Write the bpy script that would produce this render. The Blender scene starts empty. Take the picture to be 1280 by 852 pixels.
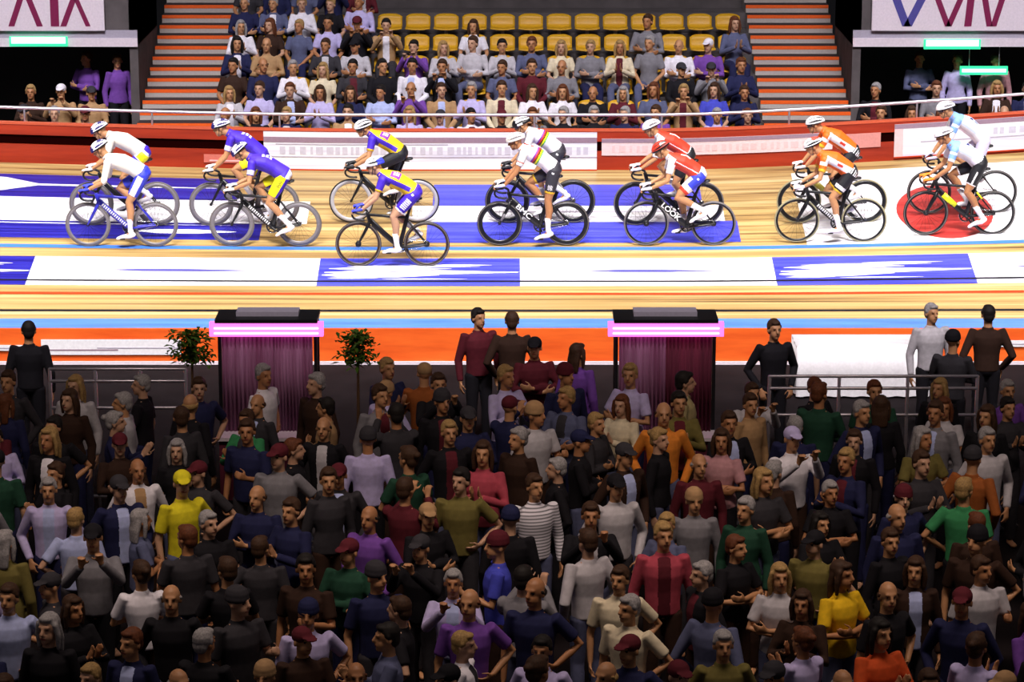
import bpy, bmesh, math, random
from mathutils import Vector, Matrix
from math import sin, cos, pi, radians, sqrt, atan2
random.seed(11)
C = bpy.context.scene.collection
scene = bpy.context.scene

# ------------------------------------------------------------------ camera
FPX = 3500.0
CAM = Vector((0.0, -37.5, 8.9)); PITCH = radians(13.6131)
cd = bpy.data.cameras.new('camera'); cam = bpy.data.objects.new('camera', cd); C.objects.link(cam)
cd.sensor_width = 36.0; cd.lens = FPX / 1280 * 36.0; cd.clip_end = 300
cam.location = CAM; cam.rotation_euler = (pi / 2 - PITCH, 0, 0); scene.camera = cam

# ------------------------------------------------------------------ world, lamps, exposure
w = bpy.data.worlds.new('arena'); scene.world = w; w.use_nodes = True
w.node_tree.nodes['Background'].inputs[0].default_value = (0.62, 0.55, 0.60, 1)
w.node_tree.nodes['Background'].inputs[1].default_value = 0.08
scene.view_settings.view_transform = 'Standard'; scene.view_settings.look = 'None'
scene.view_settings.exposure = 0.0; scene.view_settings.gamma = 1.0
scene.view_settings.use_curve_mapping = False

def area(name, loc, target, sx, sy, power, color, spread=180):
    l = bpy.data.lights.new(name, 'AREA'); l.shape = 'RECTANGLE'; l.size = sx; l.size_y = sy
    l.energy = power; l.color = color; l.spread = radians(spread)
    o = bpy.data.objects.new(name, l); C.objects.link(o); o.location = loc
    o.rotation_euler = (Vector(target) - Vector(loc)).to_track_quat('-Z', 'Y').to_euler()
    return o
area('track_floodlight', (0, -5.5, 12.5), (0, 2.6, 0.4), 26, 1.2, 1250, (1.0, 0.96, 0.95), 46)
area('overhead_floodlight', (0, 3.0, 12.0), (0, 3.0, 0.5), 26, 1.5, 420, (1.0, 0.93, 0.88), 50)
area('stand_floodlight', (0, -1.0, 12.5), (0, 9.5, 2.2), 26, 1.2, 460, (0.96, 0.92, 1.0), 40)
area('infield_lamp', (0, -17.0, 12.5), (0, -12.5, 0.6), 16, 1.0, 265, (1.0, 0.80, 0.68), 70)
area('wall_fill_light', (0, -11.5, 11.5), (0, -2.2, 0.0), 24, 0.8, 330, (1.0, 0.92, 0.95), 30)  # added fill light, brightens the inner wall, draped counter and people beside them

# ------------------------------------------------------------------ materials
MATS = {}
def mat(name, col, rough=0.6, metal=0.0, noise=0.06, scale=30.0, emit=0.0, spec=0.4):
    if name in MATS: return MATS[name]
    m = bpy.data.materials.new(name); m.use_nodes = True; nt = m.node_tree; b = nt.nodes['Principled BSDF']
    b.inputs['Roughness'].default_value = rough; b.inputs['Metallic'].default_value = metal
    b.inputs['Specular IOR Level'].default_value = spec
    if noise > 0:
        tc = nt.nodes.new('ShaderNodeTexCoord'); n = nt.nodes.new('ShaderNodeTexNoise'); r = nt.nodes.new('ShaderNodeValToRGB')
        n.inputs['Scale'].default_value = scale; n.inputs['Detail'].default_value = 3
        nt.links.new(tc.outputs['Object'], n.inputs['Vector']); nt.links.new(n.outputs['Fac'], r.inputs['Fac'])
        r.color_ramp.elements[0].position = 0.3; r.color_ramp.elements[1].position = 0.7
        r.color_ramp.elements[0].color = [max(0, c * (1 - noise)) for c in col] + [1]
        r.color_ramp.elements[1].color = [min(1, c * (1 + noise)) for c in col] + [1]
        nt.links.new(r.outputs['Color'], b.inputs['Base Color'])
    else:
        b.inputs['Base Color'].default_value = (*col, 1)
    if emit:
        b.inputs['Emission Color'].default_value = (*col, 1); b.inputs['Emission Strength'].default_value = emit
    m.diffuse_color = (*col, 1)
    MATS[name] = m; return m

def streak_mat(name, cols, sx, sy, rough=0.4, planks=0.0, spec=0.4):
    """grain that runs along X: timber laid lengthwise, or brushed paint worn along the track"""
    m = bpy.data.materials.new(name); m.use_nodes = True; nt = m.node_tree; b = nt.nodes['Principled BSDF']
    b.inputs['Roughness'].default_value = rough; b.inputs['Specular IOR Level'].default_value = spec
    tc = nt.nodes.new('ShaderNodeTexCoord'); mp = nt.nodes.new('ShaderNodeMapping')
    mp.inputs['Scale'].default_value = (sx, sy, sy)
    n = nt.nodes.new('ShaderNodeTexNoise'); n.inputs['Scale'].default_value = 1.0; n.inputs['Detail'].default_value = 4; n.inputs['Roughness'].default_value = 0.65
    r = nt.nodes.new('ShaderNodeValToRGB')
    nt.links.new(tc.outputs['Object'], mp.inputs['Vector']); nt.links.new(mp.outputs[0], n.inputs['Vector']); nt.links.new(n.outputs['Fac'], r.inputs['Fac'])
    e = r.color_ramp.elements
    e[0].position = 0.33; e[0].color = (*cols[0], 1); e[1].position = 0.67; e[1].color = (*cols[-1], 1)
    for i, c in enumerate(cols[1:-1]):
        q = e.new(0.33 + 0.34 * (i + 1) / (len(cols) - 1)); q.color = (*c, 1)
    out = r.outputs['Color']
    if planks:
        sp = nt.nodes.new('ShaderNodeSeparateXYZ'); nt.links.new(tc.outputs['Object'], sp.inputs[0])
        mm = nt.nodes.new('ShaderNodeMath'); mm.operation = 'MULTIPLY'; mm.inputs[1].default_value = 1 / planks; nt.links.new(sp.outputs['Y'], mm.inputs[0])
        fl = nt.nodes.new('ShaderNodeMath'); fl.operation = 'FLOOR'; nt.links.new(mm.outputs[0], fl.inputs[0])
        wn = nt.nodes.new('ShaderNodeTexWhiteNoise'); wn.noise_dimensions = '1D'; nt.links.new(fl.outputs[0], wn.inputs['W'])
        fr = nt.nodes.new('ShaderNodeMath'); fr.operation = 'FRACT'; nt.links.new(mm.outputs[0], fr.inputs[0])
        gp = nt.nodes.new('ShaderNodeMath'); gp.operation = 'GREATER_THAN'; gp.inputs[1].default_value = 0.10; nt.links.new(fr.outputs[0], gp.inputs[0])
        mr = nt.nodes.new('ShaderNodeMapRange'); mr.inputs['To Min'].default_value = 0.82; mr.inputs['To Max'].default_value = 1.06; nt.links.new(wn.outputs['Value'], mr.inputs['Value'])
        mr2 = nt.nodes.new('ShaderNodeMapRange'); mr2.inputs['To Min'].default_value = 0.72; mr2.inputs['To Max'].default_value = 1.0; nt.links.new(gp.outputs[0], mr2.inputs['Value'])
        mu = nt.nodes.new('ShaderNodeMath'); mu.operation = 'MULTIPLY'; nt.links.new(mr.outputs[0], mu.inputs[0]); nt.links.new(mr2.outputs[0], mu.inputs[1])
        vm = nt.nodes.new('ShaderNodeVectorMath'); vm.operation = 'SCALE'; nt.links.new(out, vm.inputs[0]); nt.links.new(mu.outputs[0], vm.inputs['Scale'])
        out = vm.outputs[0]
    nt.links.new(out, b.inputs['Base Color'])
    MATS[name] = m; return m

def srgb(r, g, b):
    f = lambda c: (c / 255 / 12.92) if c / 255 <= 0.04045 else ((c / 255 + 0.055) / 1.055) ** 2.4
    return (f(r), f(g), f(b))

M_WOOD = streak_mat('pine_track_boards', [(0.15, 0.085, 0.03), (0.40, 0.25, 0.09), (0.52, 0.36, 0.14), (0.66, 0.50, 0.25)], 0.10, 9.0, 0.38, 0.045)
M_BLUEAD = streak_mat('blue_track_paint', [(0.03, 0.03, 0.32), (0.055, 0.06, 0.55), (0.09, 0.10, 0.68)], 0.25, 14, 0.35)
M_NAVYAD = streak_mat('dark_blue_track_paint', [(0.006, 0.004, 0.12), (0.015, 0.012, 0.26), (0.03, 0.03, 0.34)], 0.25, 14, 0.35)
M_WHITEAD = streak_mat('white_track_paint', [(0.62, 0.60, 0.72), (0.80, 0.79, 0.84), (0.88, 0.87, 0.88)], 0.3, 12, 0.35)
M_REDAD = streak_mat('red_track_paint', [(0.35, 0.02, 0.02), (0.62, 0.06, 0.05)], 0.4, 10, 0.35)
M_BLACKLINE = mat('black_line_paint', (0.006, 0.005, 0.010), 0.4)
M_REDLINE = mat('red_line_paint', (0.55, 0.045, 0.008), 0.4)
M_BLUELINE = mat('blue_line_paint', (0.05, 0.17, 0.62), 0.4)
M_AZUR = streak_mat('light_blue_apron_paint', [(0.05, 0.16, 0.60), (0.10, 0.28, 0.85)], 0.5, 6, 0.4)
M_BAR_RED = streak_mat('red_barrier_paint', [(0.26, 0.018, 0.004), (0.44, 0.040, 0.010)], 0.4, 5, 0.45)
M_BAR_DARK = mat('dark_maroon_groove', (0.010, 0.0008, 0.0008), 0.95, spec=0.0)
M_ORANGE = streak_mat('orange_board_paint', [(0.72, 0.085, 0.010), (0.95, 0.16, 0.022)], 0.6, 4, 0.45)
M_STEEL = mat('brushed_steel_tube', (0.60, 0.56, 0.62), 0.32, 0.75)
M_CONC = mat('grey_concrete', (0.10, 0.085, 0.085), 0.9, noise=0.2, scale=3)
M_RISER = mat('pale_step_riser', (0.50, 0.44, 0.40), 0.8)
M_TREAD = mat('dark_step_tread', (0.030, 0.022, 0.025), 0.8)
M_NOSE = mat('orange_step_nosing', (0.95, 0.13, 0.012), 0.6)
M_SEAT = mat('yellow_seat_plastic', (0.62, 0.33, 0.010), 0.45)
M_DARKFLOOR = mat('dark_infield_floor', (0.012, 0.009, 0.010), 0.95, noise=0.2, scale=2, spec=0.05)
M_BLACK = mat('black_matt_paint', (0.008, 0.008, 0.010), 0.5)
M_WHITE = mat('white_laminate', (0.82, 0.80, 0.82), 0.5)
M_MAROON = mat('maroon_letter_film', (0.22, 0.012, 0.07), 0.5)
M_PANEL = mat('pale_sign_panel', (0.80, 0.70, 0.76), 0.5)
M_GREYBAR = mat('grey_print', (0.42, 0.38, 0.46), 0.5)
M_NAVYMARK = mat('navy_print', (0.08, 0.07, 0.30), 0.5)
M_GREEN_E = mat('green_sign_glow', (0.03, 0.62, 0.27), 0.5, emit=1.15, noise=0)
M_GREENW_E = mat('pale_green_sign_glow', (0.62, 1.0, 0.80), 0.5, emit=1.0, noise=0)
M_PINK_E = mat('pink_lightbox_glow', (1.0, 0.18, 0.72), 0.5, emit=1.5, noise=0)
M_PINKW_E = mat('pale_pink_tube_glow', (1.0, 0.62, 0.98), 0.5, emit=1.8, noise=0)
M_CURTAIN = streak_mat('mauve_curtain_cloth', [(0.16, 0.035, 0.09), (0.34, 0.16, 0.27)], 9, 0.3, 0.8)
M_CURTAIN_R = streak_mat('wine_curtain_cloth', [(0.07, 0.006, 0.02), (0.17, 0.02, 0.05)], 9, 0.3, 0.8)
M_LEAF = mat('plant_leaf_green', (0.07, 0.16, 0.012), 0.5)
M_POT = mat('dark_plant_pot', (0.03, 0.02, 0.02), 0.6)

# ------------------------------------------------------------------ object helpers
def tag(o, label=None, cat=None, group=None, kind=None):
    if label: o['label'] = label
    if cat: o['category'] = cat
    if group: o['group'] = group
    if kind: o['kind'] = kind
    return o
def link(name, me, parent=None, mats=None):
    o = bpy.data.objects.new(name, me); C.objects.link(o)
    if mats:
        for m in mats: me.materials.append(m)
    if parent: o.parent = parent
    return o
def empty(name, loc=(0, 0, 0), rz=0.0):
    o = bpy.data.objects.new(name, None); C.objects.link(o); o.location = loc; o.rotation_euler.z = rz; o.empty_display_size = 0.1
    return o
def bm_obj(name, bm, mats, parent=None, smooth=False):
    me = bpy.data.meshes.new(name)
    bmesh.ops.recalc_face_normals(bm, faces=bm.faces[:])
    bm.to_mesh(me); bm.free()
    if smooth: me.shade_smooth()
    return link(name, me, parent, mats if isinstance(mats, (list, tuple)) else [mats])
def box(bm, lo, hi, mi=0, M=None):
    vs = [bm.verts.new((x, y, z)) for x in (lo[0], hi[0]) for y in (lo[1], hi[1]) for z in (lo[2], hi[2])]
    for f in ((0, 1, 3, 2), (4, 6, 7, 5), (0, 4, 5, 1), (2, 3, 7, 6), (0, 2, 6, 4), (1, 5, 7, 3)):
        fc = bm.faces.new([vs[i] for i in f]); fc.material_index = mi
    if M is not None:
        for v in vs: v.co = M @ v.co
def tube(bm, pts, rad, side=None, n=12, mi=0, cap=0.75, closed=False, smooth=True):
    """loft along pts; rad per point = r or (r_side, r_normal); rounded caps"""
    pts = [Vector(p) for p in pts]; N = len(pts)
    rad = [(r, r) if not isinstance(r, (tuple, list)) else r for r in (rad if isinstance(rad, (list, tuple)) and len(rad) == N else [rad] * N)]
    rings = []
    prev = None
    fr = []
    for i in range(N):
        if closed: t = pts[(i + 1) % N] - pts[i - 1]
        else: t = pts[min(i + 1, N - 1)] - pts[max(i - 1, 0)]
        t = t.normalized() if t.length > 1e-9 else Vector((0, 0, 1))
        if side is not None: s = Vector(side)
        else: s = prev if prev is not None else (Vector((0, 1, 0)) if abs(t.y) < 0.85 else Vector((0, 0, 1)))
        s = s - t * s.dot(t)
        if s.length < 1e-6: s = Vector((1, 0, 0)) - t * t.x
        s.normalize(); prev = s
        fr.append((t, s, s.cross(t)))
    def ring(p, f, ra, rb):
        return [bm.verts.new(p + f[1] * (ra * cos(2 * pi * k / n)) + f[2] * (rb * sin(2 * pi * k / n))) for k in range(n)]
    seq = []
    if not closed and cap:
        m0 = min(rad[0]); 
        for a in (80, 45): seq.append((pts[0] - fr[0][0] * (m0 * cap * sin(radians(a))), fr[0], rad[0][0] * cos(radians(a)), rad[0][1] * cos(radians(a))))
    for i in range(N): seq.append((pts[i], fr[i], *rad[i]))
    if not closed and cap:
        m1 = min(rad[-1])
        for a in (45, 80): seq.append((pts[-1] + fr[-1][0] * (m1 * cap * sin(radians(a))), fr[-1], rad[-1][0] * cos(radians(a)), rad[-1][1] * cos(radians(a))))
    rings = [ring(*q) for q in seq]
    R = len(rings)
    for i in range(R if closed else R - 1):
        a, b = rings[i], rings[(i + 1) % R]
        for k in range(n):
            f = bm.faces.new((a[k], a[(k + 1) % n], b[(k + 1) % n], b[k])); f.material_index = mi; f.smooth = smooth
    if not closed:
        f = bm.faces.new(rings[0]); f.material_index = mi
        f = bm.faces.new(rings[-1][::-1]); f.material_index = mi
def ell(bm, c, r, rot=None, n=14, mi=0):
    R = rot if rot is not None else Matrix.Identity(3)
    rings = []
    c = Vector(c); m = n // 2
    top = bm.verts.new(c + R @ Vector((0, 0, r[2]))); bot = bm.verts.new(c - R @ Vector((0, 0, r[2])))
    for i in range(1, m):
        a = pi * i / m
        rings.append([bm.verts.new(c + R @ Vector((r[0] * sin(a) * cos(2 * pi * k / n), r[1] * sin(a) * sin(2 * pi * k / n), r[2] * cos(a)))) for k in range(n)])
    fs = []
    for k in range(n):
        fs.append(bm.faces.new((top, rings[0][k], rings[0][(k + 1) % n])))
        fs.append(bm.faces.new((bot, rings[-1][(k + 1) % n], rings[-1][k])))
    for i in range(len(rings) - 1):
        for k in range(n):
            fs.append(bm.faces.new((rings[i][k], rings[i + 1][k], rings[i + 1][(k + 1) % n], rings[i][(k + 1) % n])))
    for f in fs: f.material_index = mi; f.smooth = True
def fuse(bm, voxel, smooth=2, paint=None):
    """one continuous skin over all the shapes in bm; paint(centre, normal) -> material index"""
    me = bpy.data.meshes.new('tmp'); bmesh.ops.recalc_face_normals(bm, faces=bm.faces[:]); bm.to_mesh(me); bm.free()
    o = bpy.data.objects.new('tmp', me); C.objects.link(o)
    r = o.modifiers.new('r', 'REMESH'); r.mode = 'VOXEL'; r.voxel_size = voxel; r.use_smooth_shade = True
    if smooth:
        s = o.modifiers.new('s', 'SMOOTH'); s.factor = 0.5; s.iterations = smooth
    dg = bpy.context.evaluated_depsgraph_get()
    out = bpy.data.meshes.new_from_object(o.evaluated_get(dg)); bpy.data.objects.remove(o); bpy.data.meshes.remove(me)
    out.materials.clear()
    if paint:
        for p in out.polygons: p.material_index = paint(p.center, p.normal)
    out.shade_smooth()
    return out
def text_mesh(body, size, extrude=0.001):
    cu = bpy.data.curves.new('t', 'FONT'); cu.body = body; cu.size = size; cu.extrude = extrude; cu.align_x = 'CENTER'; cu.align_y = 'CENTER'; cu.offset = size * 0.02
    o = bpy.data.objects.new('t', cu); C.objects.link(o); dg = bpy.context.evaluated_depsgraph_get()
    me = bpy.data.meshes.new_from_object(o.evaluated_get(dg)); bpy.data.objects.remove(o)
    return me

# pixel -> place
F_AX = Vector((0, cos(PITCH), -sin(PITCH))); U_AX = Vector((0, sin(PITCH), cos(PITCH)))
def ray(px, py): return (F_AX + Vector((1, 0, 0)) * ((px - 640) / FPX) + U_AX * ((426 - py) / FPX))
def at(px, py, y=None, z=None):
    d = ray(px, py); k = (y - CAM.y) / d.y if y is not None else (z - CAM.z) / d.z
    return CAM + d * k
def pix(P):
    d = Vector(P) - CAM; f = d.dot(F_AX); return (640 + FPX * d.x / f, 426 - FPX * d.dot(U_AX) / f, FPX / f)

# ------------------------------------------------------------------ the track
BANK = radians(12.0); VTOP = 6.036
def raisek(x):
    if x > 2.3: return 0.047 * min(2.2, ((x - 2.3) / 5.4) ** 1.4)
    if x < -2.6: return 0.020 * min(2.5, ((-x - 2.6) / 5.0) ** 1.4)
    return 0.0
def S(x, v, off=0.0):
    if v < 0.56: y, z = v, 0.02 * v
    else: y, z = 0.56 + (v - 0.56) * cos(BANK), 0.011 + (v - 0.56) * sin(BANK)
    z += raisek(x) * max(0.0, v - 0.5)
    return Vector((x, y - off * sin(BANK), z + off * cos(BANK)))
def v_at(x, py):
    lo, hi = 0.0, 9.0
    for _ in range(40):
        m = (lo + hi) / 2
        if pix(S(x, m))[1] > py: lo = m
        else: hi = m
    return m
def V(py): return v_at(0.0, py)
def xat(px, py, v=None):
    lo = (px - 640) / 84.0
    for _ in range(5):
        vv = V(py) if v is None else v
        lo = (px - 640) / pix(S(lo, vv))[2]
    return lo
def patch(name, x0, x1, v0, v1, off, m, parent=None, nx=None, nv=2, shape=None, thick=0.0):
    bm = bmesh.new(); nx = nx or max(2, int(abs(x1 - x0) / 0.35))
    g = []
    for i in range(nx + 1):
        x = x0 + (x1 - x0) * i / nx; row = []
        for j in range(nv + 1):
            a = j / nv; va, vb = v0, v1
            if shape: va, vb = shape(i / nx)
            row.append(bm.verts.new(S(x, va + (vb - va) * a, off)))
        g.append(row)
    for i in range(nx):
        for j in range(nv): bm.faces.new((g[i][j], g[i + 1][j], g[i + 1][j + 1], g[i][j + 1]))
    o = bm_obj(name, bm, m, parent)
    return o
XA, XB = -13.0, 13.0
bm = bmesh.new(); g = []
vs = [0.0, 0.3, 0.56] + [0.56 + (VTOP - 0.56) * k / 12 for k in range(1, 13)]
for i in range(81):
    x = XA + (XB - XA) * i / 80
    g.append([bm.verts.new(S(x, v)) for v in vs] + [bm.verts.new(S(x, VTOP) + Vector((0, 0.02, -0.6))), bm.verts.new(Vector((x, 0, -0.3)))])
for i in range(80):
    for j in range(len(g[0])): 
        k = (j + 1) % len(g[0])
        bm.faces.new((g[i][j], g[i + 1][j], g[i + 1][k], g[i][k]))
tag(bm_obj('floor_track', bm, M_WOOD), kind='structure')
ln = lambda n, a, b, off, m: tag(patch(n, XA, XB, a, b, off, m, nx=60, nv=1), kind='structure')
ln('trim_1', 0.0, V(398.5), 0.006, M_AZUR)
ln('trim_2', V(389.5), V(387.2), 0.004, M_BLACKLINE)
ln('trim_3', V(368.6), V(366.0), 0.004, M_REDLINE)
ln('trim_4', V(312.6), V(308.8), 0.004, M_BLUELINE)
ln('trim_5', V(352.9), V(351.0), 0.009, M_BLACKLINE)

def swoosh(parent, x0, x1, v0, v1, m, off, name='lettering'):
    e_ = lambda t: 0.5 * (1 - min(1, 0.12 + 4 * t, 0.12 + 2.2 * (1 - t)))
    sh = lambda t: (v0 + (v1 - v0) * e_(t), v1 - (v1 - v0) * e_(t))
    return patch(name, x0, x1, v0, v1, off, m, parent, nx=24, nv=1, shape=sh)

# long advert strip painted between the sprinters' line and the blue line
strips = [(-140, 38, 'blue'), (38, 398, 'white'), (398, 650, 'blue'), (650, 968, 'white'), (968, 1216, 'blue'), (1216, 1420, 'white')]
where = {0: 'dark blue painted track advert, only its end showing, at the inner edge', 1: 'white painted track advert below the white and blue clad riders',
         2: 'blue painted track advert under the wheels of the lone lower yellow jersey rider', 3: 'white painted track advert below the rainbow striped riders',
         4: 'blue painted track advert below the orange clad riders', 5: 'white painted track advert below the pale blue jersey riders'}
for i, (a, b, kcol) in enumerate(strips):
    v0, v1, v2, v3 = V(357.6), V(352.9), V(351.0), V(323.2)
    x0, x1 = xat(a, 340), xat(b, 340)
    r = patch('painted_track_advert', x0, x1, v0, v3, 0.005, M_WHITEAD if kcol == 'white' else (M_BLUEAD if i else M_NAVYAD), nv=4)
    tag(r, where[i], 'painted advert', 'adverts painted in the narrow strip')
    if kcol == 'white':
        rr = random.Random(i)
        xa = x0 + (x1 - x0) * 0.27; xb = x1 - (x1 - x0) * 0.22
        swoosh(r, xa, xb, V(340.5), V(337.6), M_NAVYMARK, 0.010)
        swoosh(r, xa + 0.5, xb - 0.4, V(336.9), V(335.4), M_GREYBAR, 0.010)
        swoosh(r, xa + 0.7, xb - 0.9, V(342.9), V(341.6), M_GREYBAR, 0.010)
    else:
        rr = random.Random(40 + i)
        for (ya, yb, fa, fb) in ((347.6, 341.0, 0.02, 0.60), (343.6, 338.4, 0.03, 0.99), (341.2, 339.6, 0.10, 1.0), (338.2, 334.6, 0.05, 0.66), (334.8, 332.6, 0.14, 0.80), (332.8, 331.2, 0.45, 0.86), (348.9, 347.3, 0.05, 0.30), (350.0, 348.6, 0.32, 0.74)):
            swoosh(r, x0 + (x1 - x0) * fa, x0 + (x1 - x0) * fb, V(ya), V(yb), M_WHITEAD, 0.010)

# three large adverts painted on the upper banking
def big_ad(label, pa, pb, bands, marks=(), base=None):
    top = None
    r = empty('painted_banking_advert', S(xat((pa + pb) / 2, 270), V(270)))
    Pi = Matrix.Translation(-r.location)
    tag(r, label, 'painted advert', 'large adverts painted on the banking')
    for (ya, yb, m, xa, xb) in bands:
        o = patch('painted_band', xat(xa, 270), xat(xb, 270), V(ya), V(yb), 0.005, m); o.data.transform(Pi); o.parent = r
    for (ya, yb, m, xa, xb) in marks:
        sh = None
        o = swoosh(None, xat(xa, 270), xat(xb, 270), V(ya), V(yb), m, 0.010); o.data.transform(Pi); o.parent = r
    return r
big_ad('dark blue and white advert painted on the banking behind the white jersey riders', -200, 340,
       [(252.5, 226, M_NAVYAD, -200, 292), (280.5, 252.5, M_WHITEAD, -200, 385), (301, 280.5, M_NAVYAD, -200, 330)],
       [(239, 237, M_WHITEAD, -60, 285), (246, 230, M_WHITEAD, -80, 36), (284, 283, M_WHITEAD, -60, 300), (294, 289, M_WHITEAD, 175, 300)])
big_ad('bright blue and white advert painted on the banking behind the rainbow striped riders', 545, 915,
       [(257.5, 231, M_BLUEAD, 540, 880), (277.5, 257.5, M_WHITEAD, 515, 905), (303.5, 277.5, M_BLUEAD, 535, 920)],
       [(266, 264.6, M_GREYBAR, 560, 880), (272, 271, M_GREYBAR, 600, 860)])
ad3 = big_ad('white advert with a red disc painted on the banking under the pale blue riders', 1005, 1500,
       [(309, 222, M_WHITEAD, 1000, 1500)])
# the red disc of that advert
bm = bmesh.new(); cx, cv = xat(1180, 272), V(274); ce = bm.verts.new(S(cx, cv, 0.010) - ad3.location); rim = []
for k in range(40):
    a = 2 * pi * k / 40; rim.append(bm.verts.new(S(cx + 0.72 * cos(a), cv + 0.95 * sin(a), 0.010) - ad3.location))
for k in range(40): bm.faces.new((ce, rim[k], rim[(k + 1) % 40]))
bm_obj('emblem', bm, M_REDAD, ad3)

# infield floor, inner wall of the track
bm = bmesh.new(); box(bm, (-20, -26, -0.60), (20, 0.0, -0.50)); tag(bm_obj('floor', bm, M_DARKFLOOR), kind='structure')
bm = bmesh.new(); box(bm, (XA, -0.05, -0.50), (XB, -0.002, 0.004)); tag(bm_obj('wall_infield', bm, M_ORANGE), kind='structure')
bm = bmesh.new(); box(bm, (XA, -0.075, -0.50), (XB, -0.052, -0.455)); tag(bm_obj('trim_6', bm, M_PANEL), kind='structure')

# ------------------------------------------------------------------ outer barrier and handrail
def B(x): return S(x, VTOP)
def sweep(name, prof, mats, xa=XA, xb=XB, n=80, parent=None, extra=lambda x: 0.0):
    """prof: list of closed (dy, dz) loop; swept along the rim of the banking"""
    bm = bmesh.new(); g = []
    for i in range(n + 1):
        x = xa + (xb - xa) * i / n; b = B(x)
        g.append([bm.verts.new(b + Vector((0, p[0], p[1] + (extra(x) if p[1] > 0.5 else 0)))) for p in prof])
    K = len(prof)
    for i in range(n):
        for j in range(K): bm.faces.new((g[i][j], g[i + 1][j], g[i + 1][(j + 1) % K], g[i][(j + 1) % K]))
    bm.faces.new(g[0]); bm.faces.new(g[-1][::-1])
    return bm_obj(name, bm, mats, parent)
tag(sweep('wall_barrier', [(0.0, -0.25), (0.0, 0.30), (0.04, 0.30), (0.04, 0.45), (0.0, 0.45), (0.0, 0.63), (0.10, 0.63), (0.10, -0.25)], M_BAR_RED), kind='structure')
tag(sweep('trim_7', [(0.036, 0.302), (0.036, 0.448), (0.039, 0.448), (0.039, 0.302)], M_BAR_DARK), kind='structure')
tag(sweep('trim_8', [(-0.012, 0.612), (-0.012, 0.645), (0.11, 0.645), (0.11, 0.612)], mat('pale_red_coping', (0.60, 0.10, 0.04), 0.5)), kind='structure')
def barrier_board(label, pa, pb, za, zb, m, stripes=(), frame=None):
    xa, xb = (pa - 640) / 79.6, (pb - 640) / 79.6
    o = sweep('advert_board', [(-0.024, za), (-0.024, zb), (-0.003, zb), (-0.003, za)], m, xa, xb, max(6, int((xb - xa) * 3)))
    tag(o, label, 'advert board', 'advert boards along the outer barrier')
    for (qa, qb, s0, s1, mm) in stripes:
        ya, yb = (qa - 640) / 79.6, (qb - 640) / 79.6
        sweep('printed_band', [(-0.030, s0), (-0.030, s1), (-0.0245, s1), (-0.0245, s0)], mm, ya, yb, max(3, int((yb - ya) * 3)), parent=o)
    if frame:
        sweep('edge_strip', [(-0.034, za - 0.02), (-0.034, za), (-0.003, za), (-0.003, za - 0.02)], frame, xa, xb, 20, parent=o)
    return o
M_FAINT = mat('faint_grey_print', (0.56, 0.53, 0.62), 0.5)
M_PALEPINK = mat('pale_pink_print', (0.80, 0.52, 0.52), 0.5)
M_MAUVEGREY = mat('mauve_grey_print', (0.30, 0.20, 0.26), 0.5)
barrier_board('small pale pink advert board low on the red barrier', 255, 326, 0.09, 0.22, mat('faded_pink_print', (0.62, 0.16, 0.12), 0.5), [(262, 318, 0.115, 0.135, M_PALEPINK)])
def letters(rr, a, b, z0, z1, m, hgap=0.30):
    """bars of a line of print too smeared to read"""
    out = []; p = a
    while p < b:
        wd = rr.uniform(3, 9); out.append((p, min(b, p + wd), z0, z1, m)); p += wd + rr.uniform(2, 6)
    return out
rr = random.Random(5)
barrier_board('long white advert board with grey print behind the yellow jersey riders', 330, 746, 0.015, 0.60, M_WHITEAD,
              [(330, 746, 0.435, 0.52, M_MAUVEGREY), (330, 746, 0.20, 0.215, M_GREYBAR), (345, 560, 0.40, 0.412, M_GREYBAR)] + letters(rr, 350, 735, 0.25, 0.37, M_FAINT), M_REDLINE)
barrier_board('white and pink advert board on the red barrier behind the red jersey riders', 752, 1040, 0.235, 0.50, mat('pinkish_white_print', (0.78, 0.60, 0.60), 0.5),
              [(752, 1040, 0.44, 0.50, M_MAUVEGREY)] + letters(rr, 765, 1030, 0.29, 0.39, M_PALEPINK))
barrier_board('short pink advert board on the barrier beside the orange jersey riders', 1046, 1100, 0.235, 0.46, mat('dull_pink_print', (0.62, 0.25, 0.22), 0.5))
barrier_board('white advert board with dark pink edge behind the pale blue jersey riders', 1117, 1420, 0.06, 0.57, M_WHITEAD,
              [(1117, 1420, 0.50, 0.57, M_MAUVEGREY), (1150, 1420, 0.27, 0.285, M_GREYBAR), (1117, 1128, 0.06, 0.50, M_PALEPINK)] + letters(rr, 1240, 1400, 0.33, 0.43, M_FAINT), M_REDLINE)
# handrail: tube on posts
def hr(x): return 0.05 * max(0.0, (x - 3.0) / 5.0)
root = empty('handrail', B(0) + Vector((0, 0.10, 0.63)))
tag(root, 'long steel handrail on posts running above the red outer barrier', 'handrail')
bm = bmesh.new(); tube(bm, [B(XA + i * 0.5) + Vector((0, 0.12, 0.855 + hr(XA + i * 0.5))) - root.location for i in range(53)], 0.026, n=10, side=(0, 1, 0))
bm_obj('rail', bm, M_STEEL, root)
for i in range(13):
    x = -12 + i * 2.0 + 0.35; b = B(x) - root.location; bm = bmesh.new()
    tube(bm, [b + Vector((0, 0.12, 0.55)), b + Vector((0, 0.12, 0.84 + hr(x)))], 0.016, n=8); bm_obj('post', bm, M_STEEL, root)

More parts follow.
